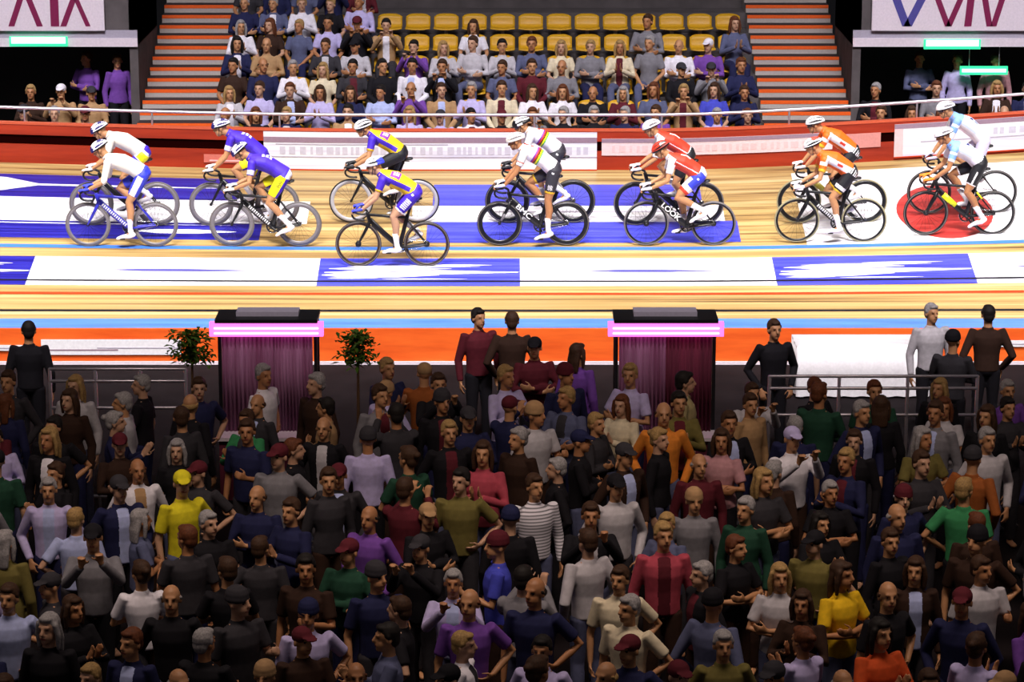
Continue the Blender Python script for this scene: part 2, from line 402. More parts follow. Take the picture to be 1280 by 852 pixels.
# ------------------------------------------------------------------ grandstand: terrace, stairs, seats
ROWY, ROWD, ROWZ, ROWH = 7.30, 0.745, 0.67, 0.268      # y of a seat back, row depth, first row floor, rise per row
NR = 11
def rowz(k): return ROWZ + ROWH * k
ST1 = (-6.22, -4.90); ST2 = (4.18, 5.66)
def terrace(name, x0, x1, k0, k1):
    bm = bmesh.new()
    if k0 == 0: box(bm, (x0, 6.12, 0.0), (x1, 6.62, rowz(0)))
    for k in range(k0, k1):
        y0 = ROWY - 0.68 + ROWD * k
        box(bm, (x0, y0, 0.0), (x1, y0 + ROWD, rowz(k)))
    return tag(bm_obj(name, bm, M_CONC), kind='structure')
terrace('floor_terrace', ST1[1], ST2[0], 0, NR)
terrace('floor_terrace.001', -11.0, ST1[0], 0, 3)
terrace('floor_terrace.002', ST2[1], 11.0, 0, 3)
for (sx, lab) in ((ST1, 'pale stair flight with orange step edges between the seats and the walled exit behind the white jersey riders'), (ST2, 'pale stair flight with orange step edges behind the orange jersey riders')):
    r = empty('stair_flight', ((sx[0] + sx[1]) / 2, 6.2, rowz(0)))
    tag(r, ' '.join(lab.split()[:16]), 'stairs', 'stair flights in the far stand')
    for s in range(2 * NR):
        y0 = 6.62 + ROWD / 2 * s - ROWD / 2 - r.location.y; z1 = rowz(0) + ROWH / 2 * (s - 0) - r.location.z; hw = (sx[1] - sx[0]) / 2 - 0.002
        bm = bmesh.new(); box(bm, (-hw, y0, -r.location.z), (hw, y0 + ROWD / 2, z1 - 0.006)); st = bm_obj('step', bm, M_RISER, r)
        bm = bmesh.new(); box(bm, (-hw, y0 + 0.03, z1 - 0.006), (hw, y0 + ROWD / 2, z1)); bm_obj('tread', bm, M_TREAD, st)
        bm = bmesh.new(); box(bm, (-hw, y0 - 0.006, z1 - 0.056), (hw, y0 + 0.03, z1)); bm_obj('nosing', bm, M_NOSE, st)

def seat_meshes():
    bm = bmesh.new(); n = 9      # shell: pan curving up into a low back, closed thickness
    prof = [(-0.40, 0.385), (-0.38, 0.40), (-0.28, 0.39), (-0.12, 0.385), (-0.05, 0.40), (-0.015, 0.46), (0.0, 0.54), (0.01, 0.62)]
    for th, flip in ((0.0, 1), (0.018, -1)): pass
    top, bot = [], []
    for j in range(n):
        u = -1 + 2 * j / (n - 1); x = 0.215 * u
        rt, rb = [], []
        for i, (y, z) in enumerate(prof):
            dip = 0.022 * u * u
            yy = y - (dip if i > 4 else 0); zz = z + (dip if i <= 4 else 0) - (0.05 * u ** 4 if i == len(prof) - 1 else 0)
            rt.append(bm.verts.new((x, yy, zz))); rb.append(bm.verts.new((x, yy + (0.016 if i > 3 else 0), zz - 0.016)))
        top.append(rt); bot.append(rb)
    K = len(prof)
    for j in range(n - 1):
        for i in range(K - 1):
            bm.faces.new((top[j][i], top[j + 1][i], top[j + 1][i + 1], top[j][i + 1])); bm.faces.new((bot[j][i], bot[j][i + 1], bot[j + 1][i + 1], bot[j + 1][i]))
        for i in (0, K - 1): bm.faces.new((top[j][i], bot[j][i], bot[j + 1][i], top[j + 1][i]))
    for j in (0, n - 1):
        for i in range(K - 1): bm.faces.new((top[j][i], top[j][i + 1], bot[j][i + 1], bot[j][i]))
    bmesh.ops.recalc_face_normals(bm, faces=bm.faces[:])
    shell = bpy.data.meshes.new('seat_shell'); bm.to_mesh(shell); bm.free(); shell.materials.append(M_SEAT); shell.shade_smooth()
    bm = bmesh.new(); box(bm, (-0.03, -0.26, 0.0), (0.03, -0.14, 0.375)); box(bm, (-0.12, -0.30, 0.355), (0.12, -0.10, 0.375))
    leg = bpy.data.meshes.new('seat_bracket'); bmesh.ops.recalc_face_normals(bm, faces=bm.faces[:]); bm.to_mesh(leg); bm.free(); leg.materials.append(M_STEEL)
    return shell, leg
SHELL, BRACKET = seat_meshes()
ORD = ['front', 'second', 'third', 'fourth', 'fifth', 'sixth', 'seventh', 'eighth']
seat_spots = []
for k in range(7):
    x = ST1[1] + 0.28
    while x < ST2[0] - 0.2: seat_spots.append((k, x, 'm')); x += 0.495
for k in range(0, 2):
    x = -8.85
    while x < ST1[0] - 0.2: seat_spots.append((k, x, 'l')); x += 0.495
    x = ST2[1] + 0.28
    while x < 8.9: seat_spots.append((k, x, 'r')); x += 0.495
proto = None; SEATS = {}
seat_spots = [q for q in seat_spots if q[0] < 7]
for (k, x, sec) in seat_spots:
    if proto is None:
        o = empty('stadium_seat'); link('seat_shell', SHELL, o); link('bracket', BRACKET, o); proto = o
    else:
        o = proto.copy(); C.objects.link(o)
        for ch in proto.children: c = ch.copy(); C.objects.link(c); c.parent = o
    o.location = (x, ROWY + ROWD * k, rowz(k))
    o['category'] = 'seat'
    blk = {'m': 'middle block', 'l': 'short block by the first walled exit', 'r': 'short block by the second walled exit'}[sec]
    SEATS[(k, round(x, 3))] = o

bm = bmesh.new(); box(bm, (-20, 16.3, -0.6), (20, 16.5, 11)); tag(bm_obj('wall_back', bm, M_BLACK), kind='structure')

# exit boxes with signs (vomitories)
def exit_box(x0, x1, label, lights, rounded, marks, xsl):
    yf = 9.05; zt = at(640, -14, y=yf).z; zpb = at(640, 45, y=yf).z; zob = at(640, 58, y=yf).z; zf = rowz(2)
    r = empty('exit_portal', ((x0 + x1) / 2, yf, zf)); L = r.location
    tag(r, label, 'exit portal', 'walled exits in the far stand')
    def pb(name, lo, hi, m):
        bm = bmesh.new(); box(bm, Vector(lo) - L, Vector(hi) - L); return bm_obj(name, bm, m, r)
    hw = (x1 - x0)
    pb('side_wall', (x0, yf, 0), (x0 + 0.14, yf + 2.6, zt), M_CONC); pb('side_wall', (x1 - 0.14, yf, 0), (x1, yf + 2.6, zt), M_CONC)
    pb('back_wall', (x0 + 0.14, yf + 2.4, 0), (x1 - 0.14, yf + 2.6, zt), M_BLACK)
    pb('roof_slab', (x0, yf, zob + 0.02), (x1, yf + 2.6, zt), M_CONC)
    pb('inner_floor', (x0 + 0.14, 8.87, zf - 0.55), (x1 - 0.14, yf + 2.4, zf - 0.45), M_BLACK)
    pb('lintel_band', (x0, yf - 0.05, zob), (x1, yf - 0.001, zpb - 0.03), M_PANEL)
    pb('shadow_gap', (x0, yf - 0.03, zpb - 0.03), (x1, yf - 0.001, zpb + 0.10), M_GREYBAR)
    # sign panel
    sp = pb('sign_panel', (xsl[0], yf - 0.10, zpb + 0.10), (xsl[1], yf - 0.03, zt), M_PANEL)
    zc = (zpb + 0.10 + zt) / 2; hh = (zt - zpb - 0.10) / 2
    for (cx, lean, wd, mm) in marks:
        bm = bmesh.new(); h = hh * 0.72
        v = [(cx - lean - wd, -h), (cx - lean + wd, -h), (cx + lean + wd, h), (cx + lean - wd, h)]
        a = [bm.verts.new(Vector((q[0], yf - 0.108, zc + q[1] - 0.02)) - L) for q in v]; b = [bm.verts.new(Vector((q[0], yf - 0.101, zc + q[1] - 0.02)) - L) for q in v]
        bm.faces.new(a); bm.faces.new(b[::-1])
        for i in range(4): bm.faces.new((a[i], b[i], b[(i + 1) % 4], a[(i + 1) % 4]))
        o = bm_obj('lettering', bm, mm, sp)
    return r
zl = lambda py: at(640, py, y=9.0).z
yw = lambda px: (px - 640) / 75.6
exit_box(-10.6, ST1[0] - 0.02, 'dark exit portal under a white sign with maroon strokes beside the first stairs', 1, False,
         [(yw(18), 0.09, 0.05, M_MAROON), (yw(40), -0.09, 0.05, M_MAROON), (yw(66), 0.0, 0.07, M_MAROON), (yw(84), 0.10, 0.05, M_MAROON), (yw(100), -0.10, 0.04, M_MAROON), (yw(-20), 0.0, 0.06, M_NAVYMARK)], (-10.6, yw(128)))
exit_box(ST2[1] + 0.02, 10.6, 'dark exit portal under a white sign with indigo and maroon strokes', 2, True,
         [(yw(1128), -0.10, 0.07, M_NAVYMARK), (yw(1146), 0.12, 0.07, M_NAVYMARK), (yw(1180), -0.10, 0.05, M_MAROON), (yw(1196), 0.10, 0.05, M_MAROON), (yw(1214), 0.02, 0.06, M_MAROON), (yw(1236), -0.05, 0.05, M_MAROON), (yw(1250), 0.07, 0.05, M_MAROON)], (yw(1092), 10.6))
def lit_sign(pa, pb, ya, yb, yy, lab, pale, hang=0):
    a = at(pa, yb, y=yy); b = at(pb, ya, y=yy); r = empty('exit_light', ((a.x + b.x) / 2, yy, a.z))
    tag(r, lab, 'exit light', 'green exit lights')
    bm = bmesh.new(); box(bm, (a.x - r.location.x, 0, 0), (b.x - r.location.x, 0.055, b.z - a.z)); bm_obj('housing', bm, M_GREEN_E, r)
    bm = bmesh.new(); h = b.z - a.z; box(bm, (a.x - r.location.x + 0.03, -0.006, h * 0.30), (b.x - r.location.x - 0.03, -0.001, h * (0.98 if pale else 0.72))); bm_obj('lens', bm, M_GREENW_E, r)
    for q in ((-.25, .25) if hang else ()):
        bm = bmesh.new(); tube(bm, [(q, 0.027, h - .005), (q, 0.027, h + hang)], 0.008, n=6, cap=0); bm_obj('hanger', bm, M_STEEL, r)
lit_sign(12, 84, 46, 58, 8.94, 'pale green lit exit light below the sign beside the first stairs', True)
lit_sign(1155, 1226, 49.5, 61.5, 8.94, 'pale green lit exit light on the upper band under the indigo marked sign', True)
ZH = at(640, 57.5, y=9.05).z - at(640, 83, y=9.12).z
lit_sign(1200, 1260, 83, 93.5, 9.12, 'deep green lit exit light hanging lowest in the exit with the indigo sign', False, ZH + 0.03)

# ------------------------------------------------------------------ people: shared anatomy
def head_shapes(bm, c, R, s=1.0):
    """c: centre of the skull, R: rotation of a head whose face looks along -Y, lateral X"""
    c = Vector(c)
    def P(x, y, z): return c + R @ (Vector((x, y, z)) * s)
    ell(bm, P(0, 0.012, 0.028), (0.076 * s, 0.094 * s, 0.094 * s), R)
    ell(bm, P(0, -0.030, -0.045), (0.058 * s, 0.062 * s, 0.070 * s), R)
    ell(bm, P(0, -0.062, -0.088), (0.030 * s, 0.028 * s, 0.024 * s), R, n=10)
    tube(bm, [P(0, -0.086, 0.022), P(0, -0.106, -0.020)], [0.011 * s, 0.017 * s], n=8)
    ell(bm, P(0, -0.086, -0.055), (0.026 * s, 0.014 * s, 0.010 * s), R, n=10)
    ell(bm, P(0, -0.074, 0.034), (0.052 * s, 0.018 * s, 0.012 * s), R, n=10)
    for q in (-1, 1): ell(bm, P(q * 0.078, 0.010, -0.010), (0.012 * s, 0.022 * s, 0.032 * s), R, n=10)
def hand_shapes(bm, wrist, d, across, curl=0.6, r=0.0095, side=1, thumb_out=True):
    """palm, four bent fingers of unequal length and a thumb; d: direction of the hand, across: towards the thumb side"""
    w = Vector(wrist); d = Vector(d).normalized(); a = Vector(across); a = (a - d * a.dot(d)).normalized(); n = d.cross(a) * side
    pc = w + d * 0.055
    tube(bm, [w, w + d * 0.04, w + d * 0.09], [(0.026, 0.019), (0.040, 0.016), (0.040, 0.014)], side=a, n=10)
    for i, L in enumerate((0.066, 0.075, 0.070, 0.055)):
        b = w + d * (0.088 - 0.006 * (i == 3)) + a * (0.030 - 0.020 * i); c1 = curl * 0.9; c2 = curl * 1.8
        p1 = b + (d * cos(c1) + n * sin(c1)) * L * 0.48; p2 = p1 + (d * cos(c2) + n * sin(c2)) * L * 0.32; p3 = p2 + (d * cos(c2 * 1.3) + n * sin(c2 * 1.3)) * L * 0.22
        tube(bm, [b - d * 0.01, p1, p2, p3], [r, r * .95, r * .88, r * .78], n=7)
    b = w + d * 0.035 + a * 0.034
    tube(bm, [b, b + (d * 0.6 + a * 0.7 + n * 0.3) * 0.035, b + (d * 0.95 + a * 0.55 + n * 0.55) * 0.062], [r * 1.25, r * 1.05, r * .9], n=7)
def ik(a, b, l1, l2, pole):
    a, b = Vector(a), Vector(b); d = (b - a).length
    if d > (l1 + l2) * 0.995: k = d / ((l1 + l2) * 0.995); l1 *= k; l2 *= k
    t = (b - a).normalized(); x = (l1 * l1 - l2 * l2 + d * d) / (2 * d); h = sqrt(max(0, l1 * l1 - x * x))
    p = Vector(pole); p = (p - t * p.dot(t)).normalized()
    return a + t * x + p * h

# ------------------------------------------------------------------ spectators (shared shapes, own colours)
SKINS = [mat('light_skin', (0.50, 0.245, 0.115), 0.5), mat('tanned_skin', (0.42, 0.185, 0.08), 0.5), mat('pale_skin', (0.52, 0.29, 0.18), 0.5)]
M_EYE = mat('dark_eye', (0.02, 0.012, 0.01), 0.3); M_LIP = mat('lip_tone', (0.30, 0.07, 0.05), 0.5)
HEADC = Vector((0, -0.012, 1.625))
def face_paint(hc, R, s=1.0):
    Ri = R.transposed()
    def f(c, n):
        q = Ri @ (Vector(c) - Vector(hc)) / s
        if q.y < -0.060 and abs(abs(q.x) - 0.030) < 0.0095 and abs(q.z - 0.008) < 0.0055: return 1
        if q.y < -0.075 and abs(q.x) < 0.024 and abs(q.z + 0.056) < 0.006: return 2
        return 0
    return f
def arm_pose(pose, sh, s, seated, knee):
    """shoulder, elbow, wrist, hand direction, across"""
    S_ = Vector((s * sh, 0.0, 1.388))
    if seated: S_ = Vector((s * sh, 0.0, 1.388))
    if pose == 'down': wr = S_ + Vector((s * 0.07, -0.04, -0.53)); el = S_ + Vector((s * 0.07, 0.03, -0.28)); d = (0, -0.15, -1); ac = (0, -1, 0.1)
    elif pose == 'folded': wr = Vector((-s * 0.07, -0.20 - 0.03 * (s > 0), 1.16 + 0.03 * s)); el = Vector((s * 0.26, -0.07, 1.15)); d = (-s, -0.05, 0.15); ac = (0, -0.3, 1)
    elif pose == 'cup':
        if s > 0: wr = Vector((0.16, -0.30, 1.24)); el = Vector((0.25, -0.05, 1.15)); d = (-0.3, -0.9, 0.5); ac = (0, -0.2, 1)
        else: return arm_pose('down', sh, s, seated, knee)
    elif pose == 'pockets': wr = S_ + Vector((s * 0.01, -0.10, -0.47)); el = S_ + Vector((s * 0.12, 0.08, -0.26)); d = (-s * 0.2, -0.3, -1); ac = (-s, -0.5, 0)
    elif pose == 'clap': wr = Vector((s * 0.04, -0.30, 1.27)); el = Vector((s * 0.24, -0.10, 1.15)); d = (-s * 0.1, -0.6, 0.9); ac = (0, -0.8, 0.4)
    elif pose == 'phone':
        if s > 0: wr = Vector((0.10, -0.34, 1.50)); el = Vector((0.25, -0.14, 1.26)); d = (-0.1, -0.3, 1); ac = (-1, -0.1, 0)
        else: wr = Vector((-0.07, -0.34, 1.47)); el = Vector((-0.24, -0.14, 1.24)); d = (0.1, -0.3, 1); ac = (1, -0.1, 0)
    elif pose == 'lap': wr = Vector((s * 0.09, -0.34, 1.00)); el = Vector((s * 0.24, -0.05, 1.15)); d = (-s * 0.25, -1, -0.2); ac = (-s, 0, 0.2)
    elif pose == 'hip':
        if s > 0: wr = Vector((0.19, -0.06, 1.03)); el = Vector((0.36, 0.08, 1.18)); d = (-0.8, -0.5, -0.4); ac = (0, -0.6, 0.8)
        else: return arm_pose('down', sh, s, seated, knee)
    return S_, Vector(el), Vector(wr), Vector(d), Vector(ac)
def person_meshes(pose, female=False, seated=False, sleeve='long', turn=0.0):
    sh = 0.160 if female else 0.185; hipw = 0.155 if female else 0.145; wst = 0.118 if female else 0.145
    R = Matrix.Rotation(turn, 3, 'Z')
    torso = [((0, 0.005, 0.93), (hipw, 0.105)), ((0, 0.0, 1.02), (hipw * 0.97, 0.105)), ((0, -0.005, 1.14), (wst, 0.10)), ((0, -0.006, 1.28), (0.150 if female else 0.165, 0.115)), ((0, 0.0, 1.365), (sh * 0.95, 0.10)), ((0, 0.006, 1.425), (sh * 0.60, 0.068))]
    if seated: hips = [Vector((q * 0.095, -0.02, 0.93)) for q in (-1, 1)]; knees = [Vector((q * 0.12, -0.46, 0.95)) for q in (-1, 1)]; ank = [Vector((q * 0.11, -0.44, 0.53)) for q in (-1, 1)]
    else: hips = [Vector((q * 0.085, 0, 0.92)) for q in (-1, 1)]; knees = [Vector((q * 0.095, -0.02, 0.50)) for q in (-1, 1)]; ank = [Vector((q * 0.105, 0.02, 0.09)) for q in (-1, 1)]
    arms = [arm_pose(pose, sh, q, seated, None) for q in (-1, 1)]
    def legs(bm, g, to=1.0):
        for h, k, a in zip(hips, knees, ank):
            e = k + (a - k) * to
            tube(bm, [h, h.lerp(k, .5), k, k.lerp(e, .35), e], [0.083 + g, 0.072 + g, 0.055 + g, 0.056 + g, (0.04 + g if to < 1 else 0.038 + g)], n=10)
    # body
    bm = bmesh.new(); head_shapes(bm, HEADC, R)
    tube(bm, [(0, 0.012, 1.40), (0, 0.006, 1.50), (0, 0.0, 1.57)], [0.066, 0.054, 0.056], side=(1, 0, 0), n=12)
    tube(bm, [p for p, r in torso], [(r[0] - .006, r[1] - .006) for p, r in torso], side=(1, 0, 0), n=16)
    legs(bm, -0.004)
    for (s_, e_, w_, d_, a_), q in zip(arms, (-1, 1)):
        tube(bm, [s_, s_.lerp(e_, .5), e_, e_.lerp(w_, .4), w_], [0.046, 0.042, 0.036, 0.034, 0.025], n=10)
        hand_shapes(bm, w_, d_, a_, curl={'down': .35, 'cup': .9, 'phone': .9, 'clap': .15, 'folded': .5}.get(pose, .5), side=(1 if q > 0 else -1))
    for a, q in zip(ank, (-1, 1)):
        tube(bm, [a + Vector((0, 0.03, -0.045)), a + Vector((0, -0.12, -0.055))], [(0.034, 0.034), (0.040, 0.022)], side=(1, 0, 0), n=10)
    body = fuse(bm, 0.0105, 1, face_paint(HEADC, R))
    # top
    bm = bmesh.new(); g = 0.016
    tube(bm, [p for p, r in torso], [(r[0] + g, r[1] + g) for p, r in torso], side=(1, 0, 0), n=18, cap=0.3)
    tube(bm, [(0, 0.008, 1.42), (0, 0.008, 1.475)], [(0.085, 0.075), (0.066, 0.064)], side=(1, 0, 0), n=14, cap=0.2)
    for (s_, e_, w_, d_, a_) in arms:
        s0 = s_ - (e_ - s_) * 0.16
        ell(bm, s_, (0.061, 0.060, 0.060))
        if sleeve == 'long': tube(bm, [s0, s_.lerp(e_, .5), e_, e_.lerp(w_, .5), w_ - (w_ - e_) * .06], [0.060, 0.057, 0.052, 0.046, 0.040], n=12, cap=0.3)
        else: tube(bm, [s0, s_.lerp(e_, .72)], [0.061, 0.060], n=12, cap=0.15)
    def front(c, n):
        if n[1] < -0.25 and abs(c[0]) < 0.055 + 0.02 * (c[2] - 1.1) and c[1] < -0.06 and c[2] < 1.47: return 1
        return 0
    top = fuse(bm, 0.0125, 2, front)
    bm = bmesh.new(); tube(bm, [(0, 0.005, 1.00), (0, 0.005, 0.93), (0, 0.0, 0.90)], [(hipw + .006, .112), (hipw + .008, .114), (hipw * .8, .10)], side=(1, 0, 0), n=16, cap=0.3)
    legs(bm, 0.012, 0.97); trs = fuse(bm, 0.014, 1)
    shoes = []
    for a in ank:
        bm = bmesh.new(); tube(bm, [a + Vector((0, 0.035, -0.045)), a + Vector((0, -0.05, -0.045)), a + Vector((0, -0.15, -0.056))], [(0.043, 0.042), (0.046, 0.040), (0.046, 0.028)], side=(1, 0, 0), n=12)
        shoes.append(fuse(bm, 0.013, 1))
    if seated:      # origin under the seat pan front edge: pan top is z 0.40
        M = Matrix.Translation((0, 0, -0.455))
        for m in [body, top, trs] + shoes: m.transform(M)
    return dict(body=body, top=top, trousers=trs, shoes=shoes)
def hair_mesh(kind, turn=0.0, dz=0.0):
    R = Matrix.Rotation(turn, 3, 'Z'); c = HEADC
    def P(x, y, z): return c + R @ Vector((x, y, z))
    bm = bmesh.new()
    if kind in ('short', 'long', 'bun'):
        ell(bm, P(0, 0.026, 0.046), (0.086, 0.094, 0.092), R); ell(bm, P(0, -0.040, 0.092), (0.058, 0.045, 0.030), R)
        ell(bm, P(0, 0.06, -0.01), (0.072, 0.056, 0.075), R)
        for q in (-1, 1): tube(bm, [P(q * 0.076, 0.0, 0.04), P(q * 0.078, 0.012, 0.0)], [0.018, 0.012], n=8)
    if kind == 'long':
        tube(bm, [P(0, 0.05, 0.02), P(0, 0.075, -0.08), P(0, 0.085, -0.20)], [(0.088, 0.05), (0.095, 0.045), (0.085, 0.028)], side=R @ Vector((1, 0, 0)), n=14)
        for q in (-1, 1): tube(bm, [P(q * 0.074, -0.015, 0.05), P(q * 0.090, -0.005, -0.04), P(q * 0.085, 0.0, -0.15)], [0.024, 0.026, 0.018], n=9)
    if kind == 'bun':
        ell(bm, P(0, 0.125, 0.055), (0.036, 0.036, 0.036), R)
    if kind == 'fringe':
        ell(bm, P(0, 0.045, -0.005), (0.088, 0.070, 0.050), R)
        for q in (-1, 1): tube(bm, [P(q * 0.078, -0.005, 0.02), P(q * 0.078, 0.02, -0.01)], [0.016, 0.014], n=8)
    if kind == 'cap':
        ell(bm, P(0, 0.014, 0.048), (0.089, 0.103, 0.084), R)
        tube(bm, [P(0, -0.075, 0.055), P(0, -0.125, 0.048), P(0, -0.155, 0.038)], [(0.070, 0.010), (0.064, 0.009), (0.040, 0.008)], side=R @ Vector((1, 0, 0)), n=12)
    if kind == 'beanie':
        ell(bm, P(0, 0.016, 0.060), (0.092, 0.106, 0.090), R)
        tube(bm, [P(0, 0.016, 0.018), P(0, 0.016, 0.050)], [(0.094, 0.106), (0.094, 0.106)], side=R @ Vector((1, 0, 0)), n=18, cap=0.1)
    me = fuse(bm, 0.010, 1)
    if dz: me.transform(Matrix.Translation((0, 0, dz)))
    return me
HAIRKIND = {'short': 'hair', 'long': 'hair', 'bun': 'hair', 'fringe': 'hair', 'cap': 'cap', 'beanie': 'beanie'}
STAND = {}
for key, pose, fem, slv, turn in (('a', 'down', False, 'long', 0.2), ('b', 'folded', False, 'long', -0.3), ('c', 'cup', False, 'short', 0.4), ('d', 'pockets', False, 'long', 0.0),
                                  ('e', 'down', True, 'long', -0.3), ('f', 'clap', True, 'long', 0.1), ('g', 'hip', False, 'short', -0.4), ('h', 'phone', False, 'long', 0.0), ('i', 'folded', True, 'short', 0.3)):
    STAND[key] = dict(person_meshes(pose, fem, False, slv, turn), pose=pose, turn=turn, fem=fem, slv=slv)
SIT = {}
for key, pose, fem, slv, turn in (('a', 'lap', False, 'long', 0.15), ('b', 'folded', False, 'long', -0.25), ('c', 'clap', True, 'long', 0.1), ('d', 'lap', True, 'short', -0.3), ('e', 'phone', False, 'long', 0.0)):
    SIT[key] = dict(person_meshes(pose, fem, True, slv, turn), pose=pose, turn=turn, fem=fem, slv=slv)
HAIRS = {}
def hair(kind, turn, seated):
    k = (kind, round(turn, 2), seated)
    if k not in HAIRS: HAIRS[k] = hair_mesh(kind, turn, -0.455 if seated else 0.0)
    return HAIRS[k]
for d in list(STAND.values()) + list(SIT.values()):
    d['body'].materials.append(SKINS[0]); d['body'].materials.append(M_EYE); d['body'].materials.append(M_LIP)
    for q in ('top', 'top'): d[q].materials.append(M_BLACK)
    d['trousers'].materials.append(M_BLACK); [q.materials.append(M_BLACK) for q in d['shoes']]
def slot(o, i, m):
    o.material_slots[i].link = 'OBJECT'; o.material_slots[i].material = m
COL = {'black': (0.009, 0.008, 0.011), 'charcoal': (0.035, 0.032, 0.038), 'navy': (0.016, 0.018, 0.065), 'dark brown': (0.035, 0.016, 0.010), 'maroon': (0.10, 0.012, 0.020), 'white': (0.78, 0.74, 0.80),
       'cream': (0.70, 0.60, 0.42), 'pale grey': (0.50, 0.47, 0.50), 'mid grey': (0.20, 0.19, 0.21), 'lavender': (0.50, 0.44, 0.72), 'pale blue': (0.42, 0.47, 0.75), 'purple': (0.17, 0.06, 0.33),
       'royal blue': (0.06, 0.07, 0.50), 'dusty pink': (0.48, 0.24, 0.26), 'rose red': (0.42, 0.06, 0.09), 'orange': (0.72, 0.23, 0.03), 'orange red': (0.66, 0.09, 0.02), 'mustard yellow': (0.86, 0.52, 0.015),
       'lemon yellow': (0.72, 0.62, 0.02), 'olive': (0.16, 0.13, 0.035), 'khaki': (0.40, 0.32, 0.15), 'green': (0.04, 0.24, 0.09), 'dark green': (0.015, 0.06, 0.035), 'tan': (0.42, 0.25, 0.12), 'rust': (0.32, 0.09, 0.02), 'slate blue': (0.10, 0.11, 0.20)}
HCOL = {'black': (0.010, 0.007, 0.006), 'brown': (0.050, 0.022, 0.010), 'fair': (0.36, 0.22, 0.08), 'grey': (0.30, 0.28, 0.28), 'auburn': (0.12, 0.035, 0.012)}
def cmat(c): return mat('cloth_' + c.replace(' ', '_'), COL[c], 0.85, noise=0.12, scale=18, spec=0.2)
def hmat(c): return mat('hair_' + c, HCOL[c], 0.7, noise=0.3, scale=60, spec=0.3)
M_STRIPE = None
def striped(name, a, b, k):
    m = bpy.data.materials.new(name); m.use_nodes = True; nt = m.node_tree; p = nt.nodes['Principled BSDF']; p.inputs['Roughness'].default_value = 0.85
    tc = nt.nodes.new('ShaderNodeTexCoord'); sp = nt.nodes.new('ShaderNodeSeparateXYZ'); mu = nt.nodes.new('ShaderNodeMath'); mu.operation = 'MULTIPLY'; mu.inputs[1].default_value = k
    fr = nt.nodes.new('ShaderNodeMath'); fr.operation = 'FRACT'; gt = nt.nodes.new('ShaderNodeMath'); gt.operation = 'GREATER_THAN'; gt.inputs[1].default_value = 0.62; mx = nt.nodes.new('ShaderNodeMix'); mx.data_type = 'RGBA'
    nt.links.new(tc.outputs['Object'], sp.inputs[0]); nt.links.new(sp.outputs['Z'], mu.inputs[0]); nt.links.new(mu.outputs[0], fr.inputs[0]); nt.links.new(fr.outputs[0], gt.inputs[0]); nt.links.new(gt.outputs[0], mx.inputs[0])
    mx.inputs[6].default_value = (*a, 1); mx.inputs[7].default_value = (*b, 1); nt.links.new(mx.outputs[2], p.inputs['Base Color']); return m
M_STRIPE = striped('cloth_striped_white', COL['white'], COL['mid grey'], 32)

POSEW = {'down': 'arms down', 'folded': 'arms folded', 'cup': 'one forearm raised', 'pockets': 'hands at pockets', 'clap': 'clapping', 'phone': 'both hands raised', 'hip': 'one hand on hip', 'lap': 'hands on knees'}
PEOPLE = []     # records for labelling
def spectator(lib, key, loc, rz, c, inner, hk, hc, tr, group, where, seated=False, scale=1.0, skin=0, stripe=False):
    d = lib[key]
    o = bpy.data.objects.new('spectator', d['body']); C.objects.link(o); o.location = loc; o.rotation_euler.z = rz; o.scale = (scale,) * 3
    slot(o, 0, SKINS[skin])
    t = bpy.data.objects.new('jumper' if d['slv'] == 'long' else 'shirt', d['top']); C.objects.link(t); t.parent = o
    slot(t, 0, M_STRIPE if stripe else cmat(c)); slot(t, 1, cmat(inner) if inner else (M_STRIPE if stripe else cmat(c)))
    p = bpy.data.objects.new('trousers', d['trousers']); C.objects.link(p); p.parent = o; slot(p, 0, cmat(tr))
    if where in ('wall', 'exit', 0):
        for sm in d['shoes']: s = bpy.data.objects.new('shoe', sm); C.objects.link(s); s.parent = o
    hm = hair(hk, d['turn'], seated); h = bpy.data.objects.new(HAIRKIND[hk], hm); C.objects.link(h); h.parent = o
    if not hm.materials: hm.materials.append(M_BLACK)
    slot(h, 0, cmat(hc) if hk in ('cap', 'beanie') else hmat(hc))
    o['category'] = 'person'; o['group'] = group
    g = 'shirt' if d['slv'] == 'short' else ('jumper' if inner is None else 'jacket')
    cc = 'striped white' if stripe else c
    hd = {'short': f'short {hc} hair', 'long': f'long {hc} hair', 'bun': f'{hc} hair in a bun', 'fringe': f'balding {hc} hair', 'cap': f'{hc} cap', 'beanie': f'{hc} beanie'}[hk]
    face = ''
    if not seated:
        a = (rz % (2 * pi)); face = 'facing away' if abs(a - pi) < 0.9 else ('facing camera' if (a < 0.8 or a > 2 * pi - 0.8) else 'side on')
    PEOPLE.append(dict(o=o, short=f'{cc} {g}', hd=hd, inner=inner, pose=POSEW[d['pose']], face=face, where=where, P=Vector(loc), seated=seated))
    return o

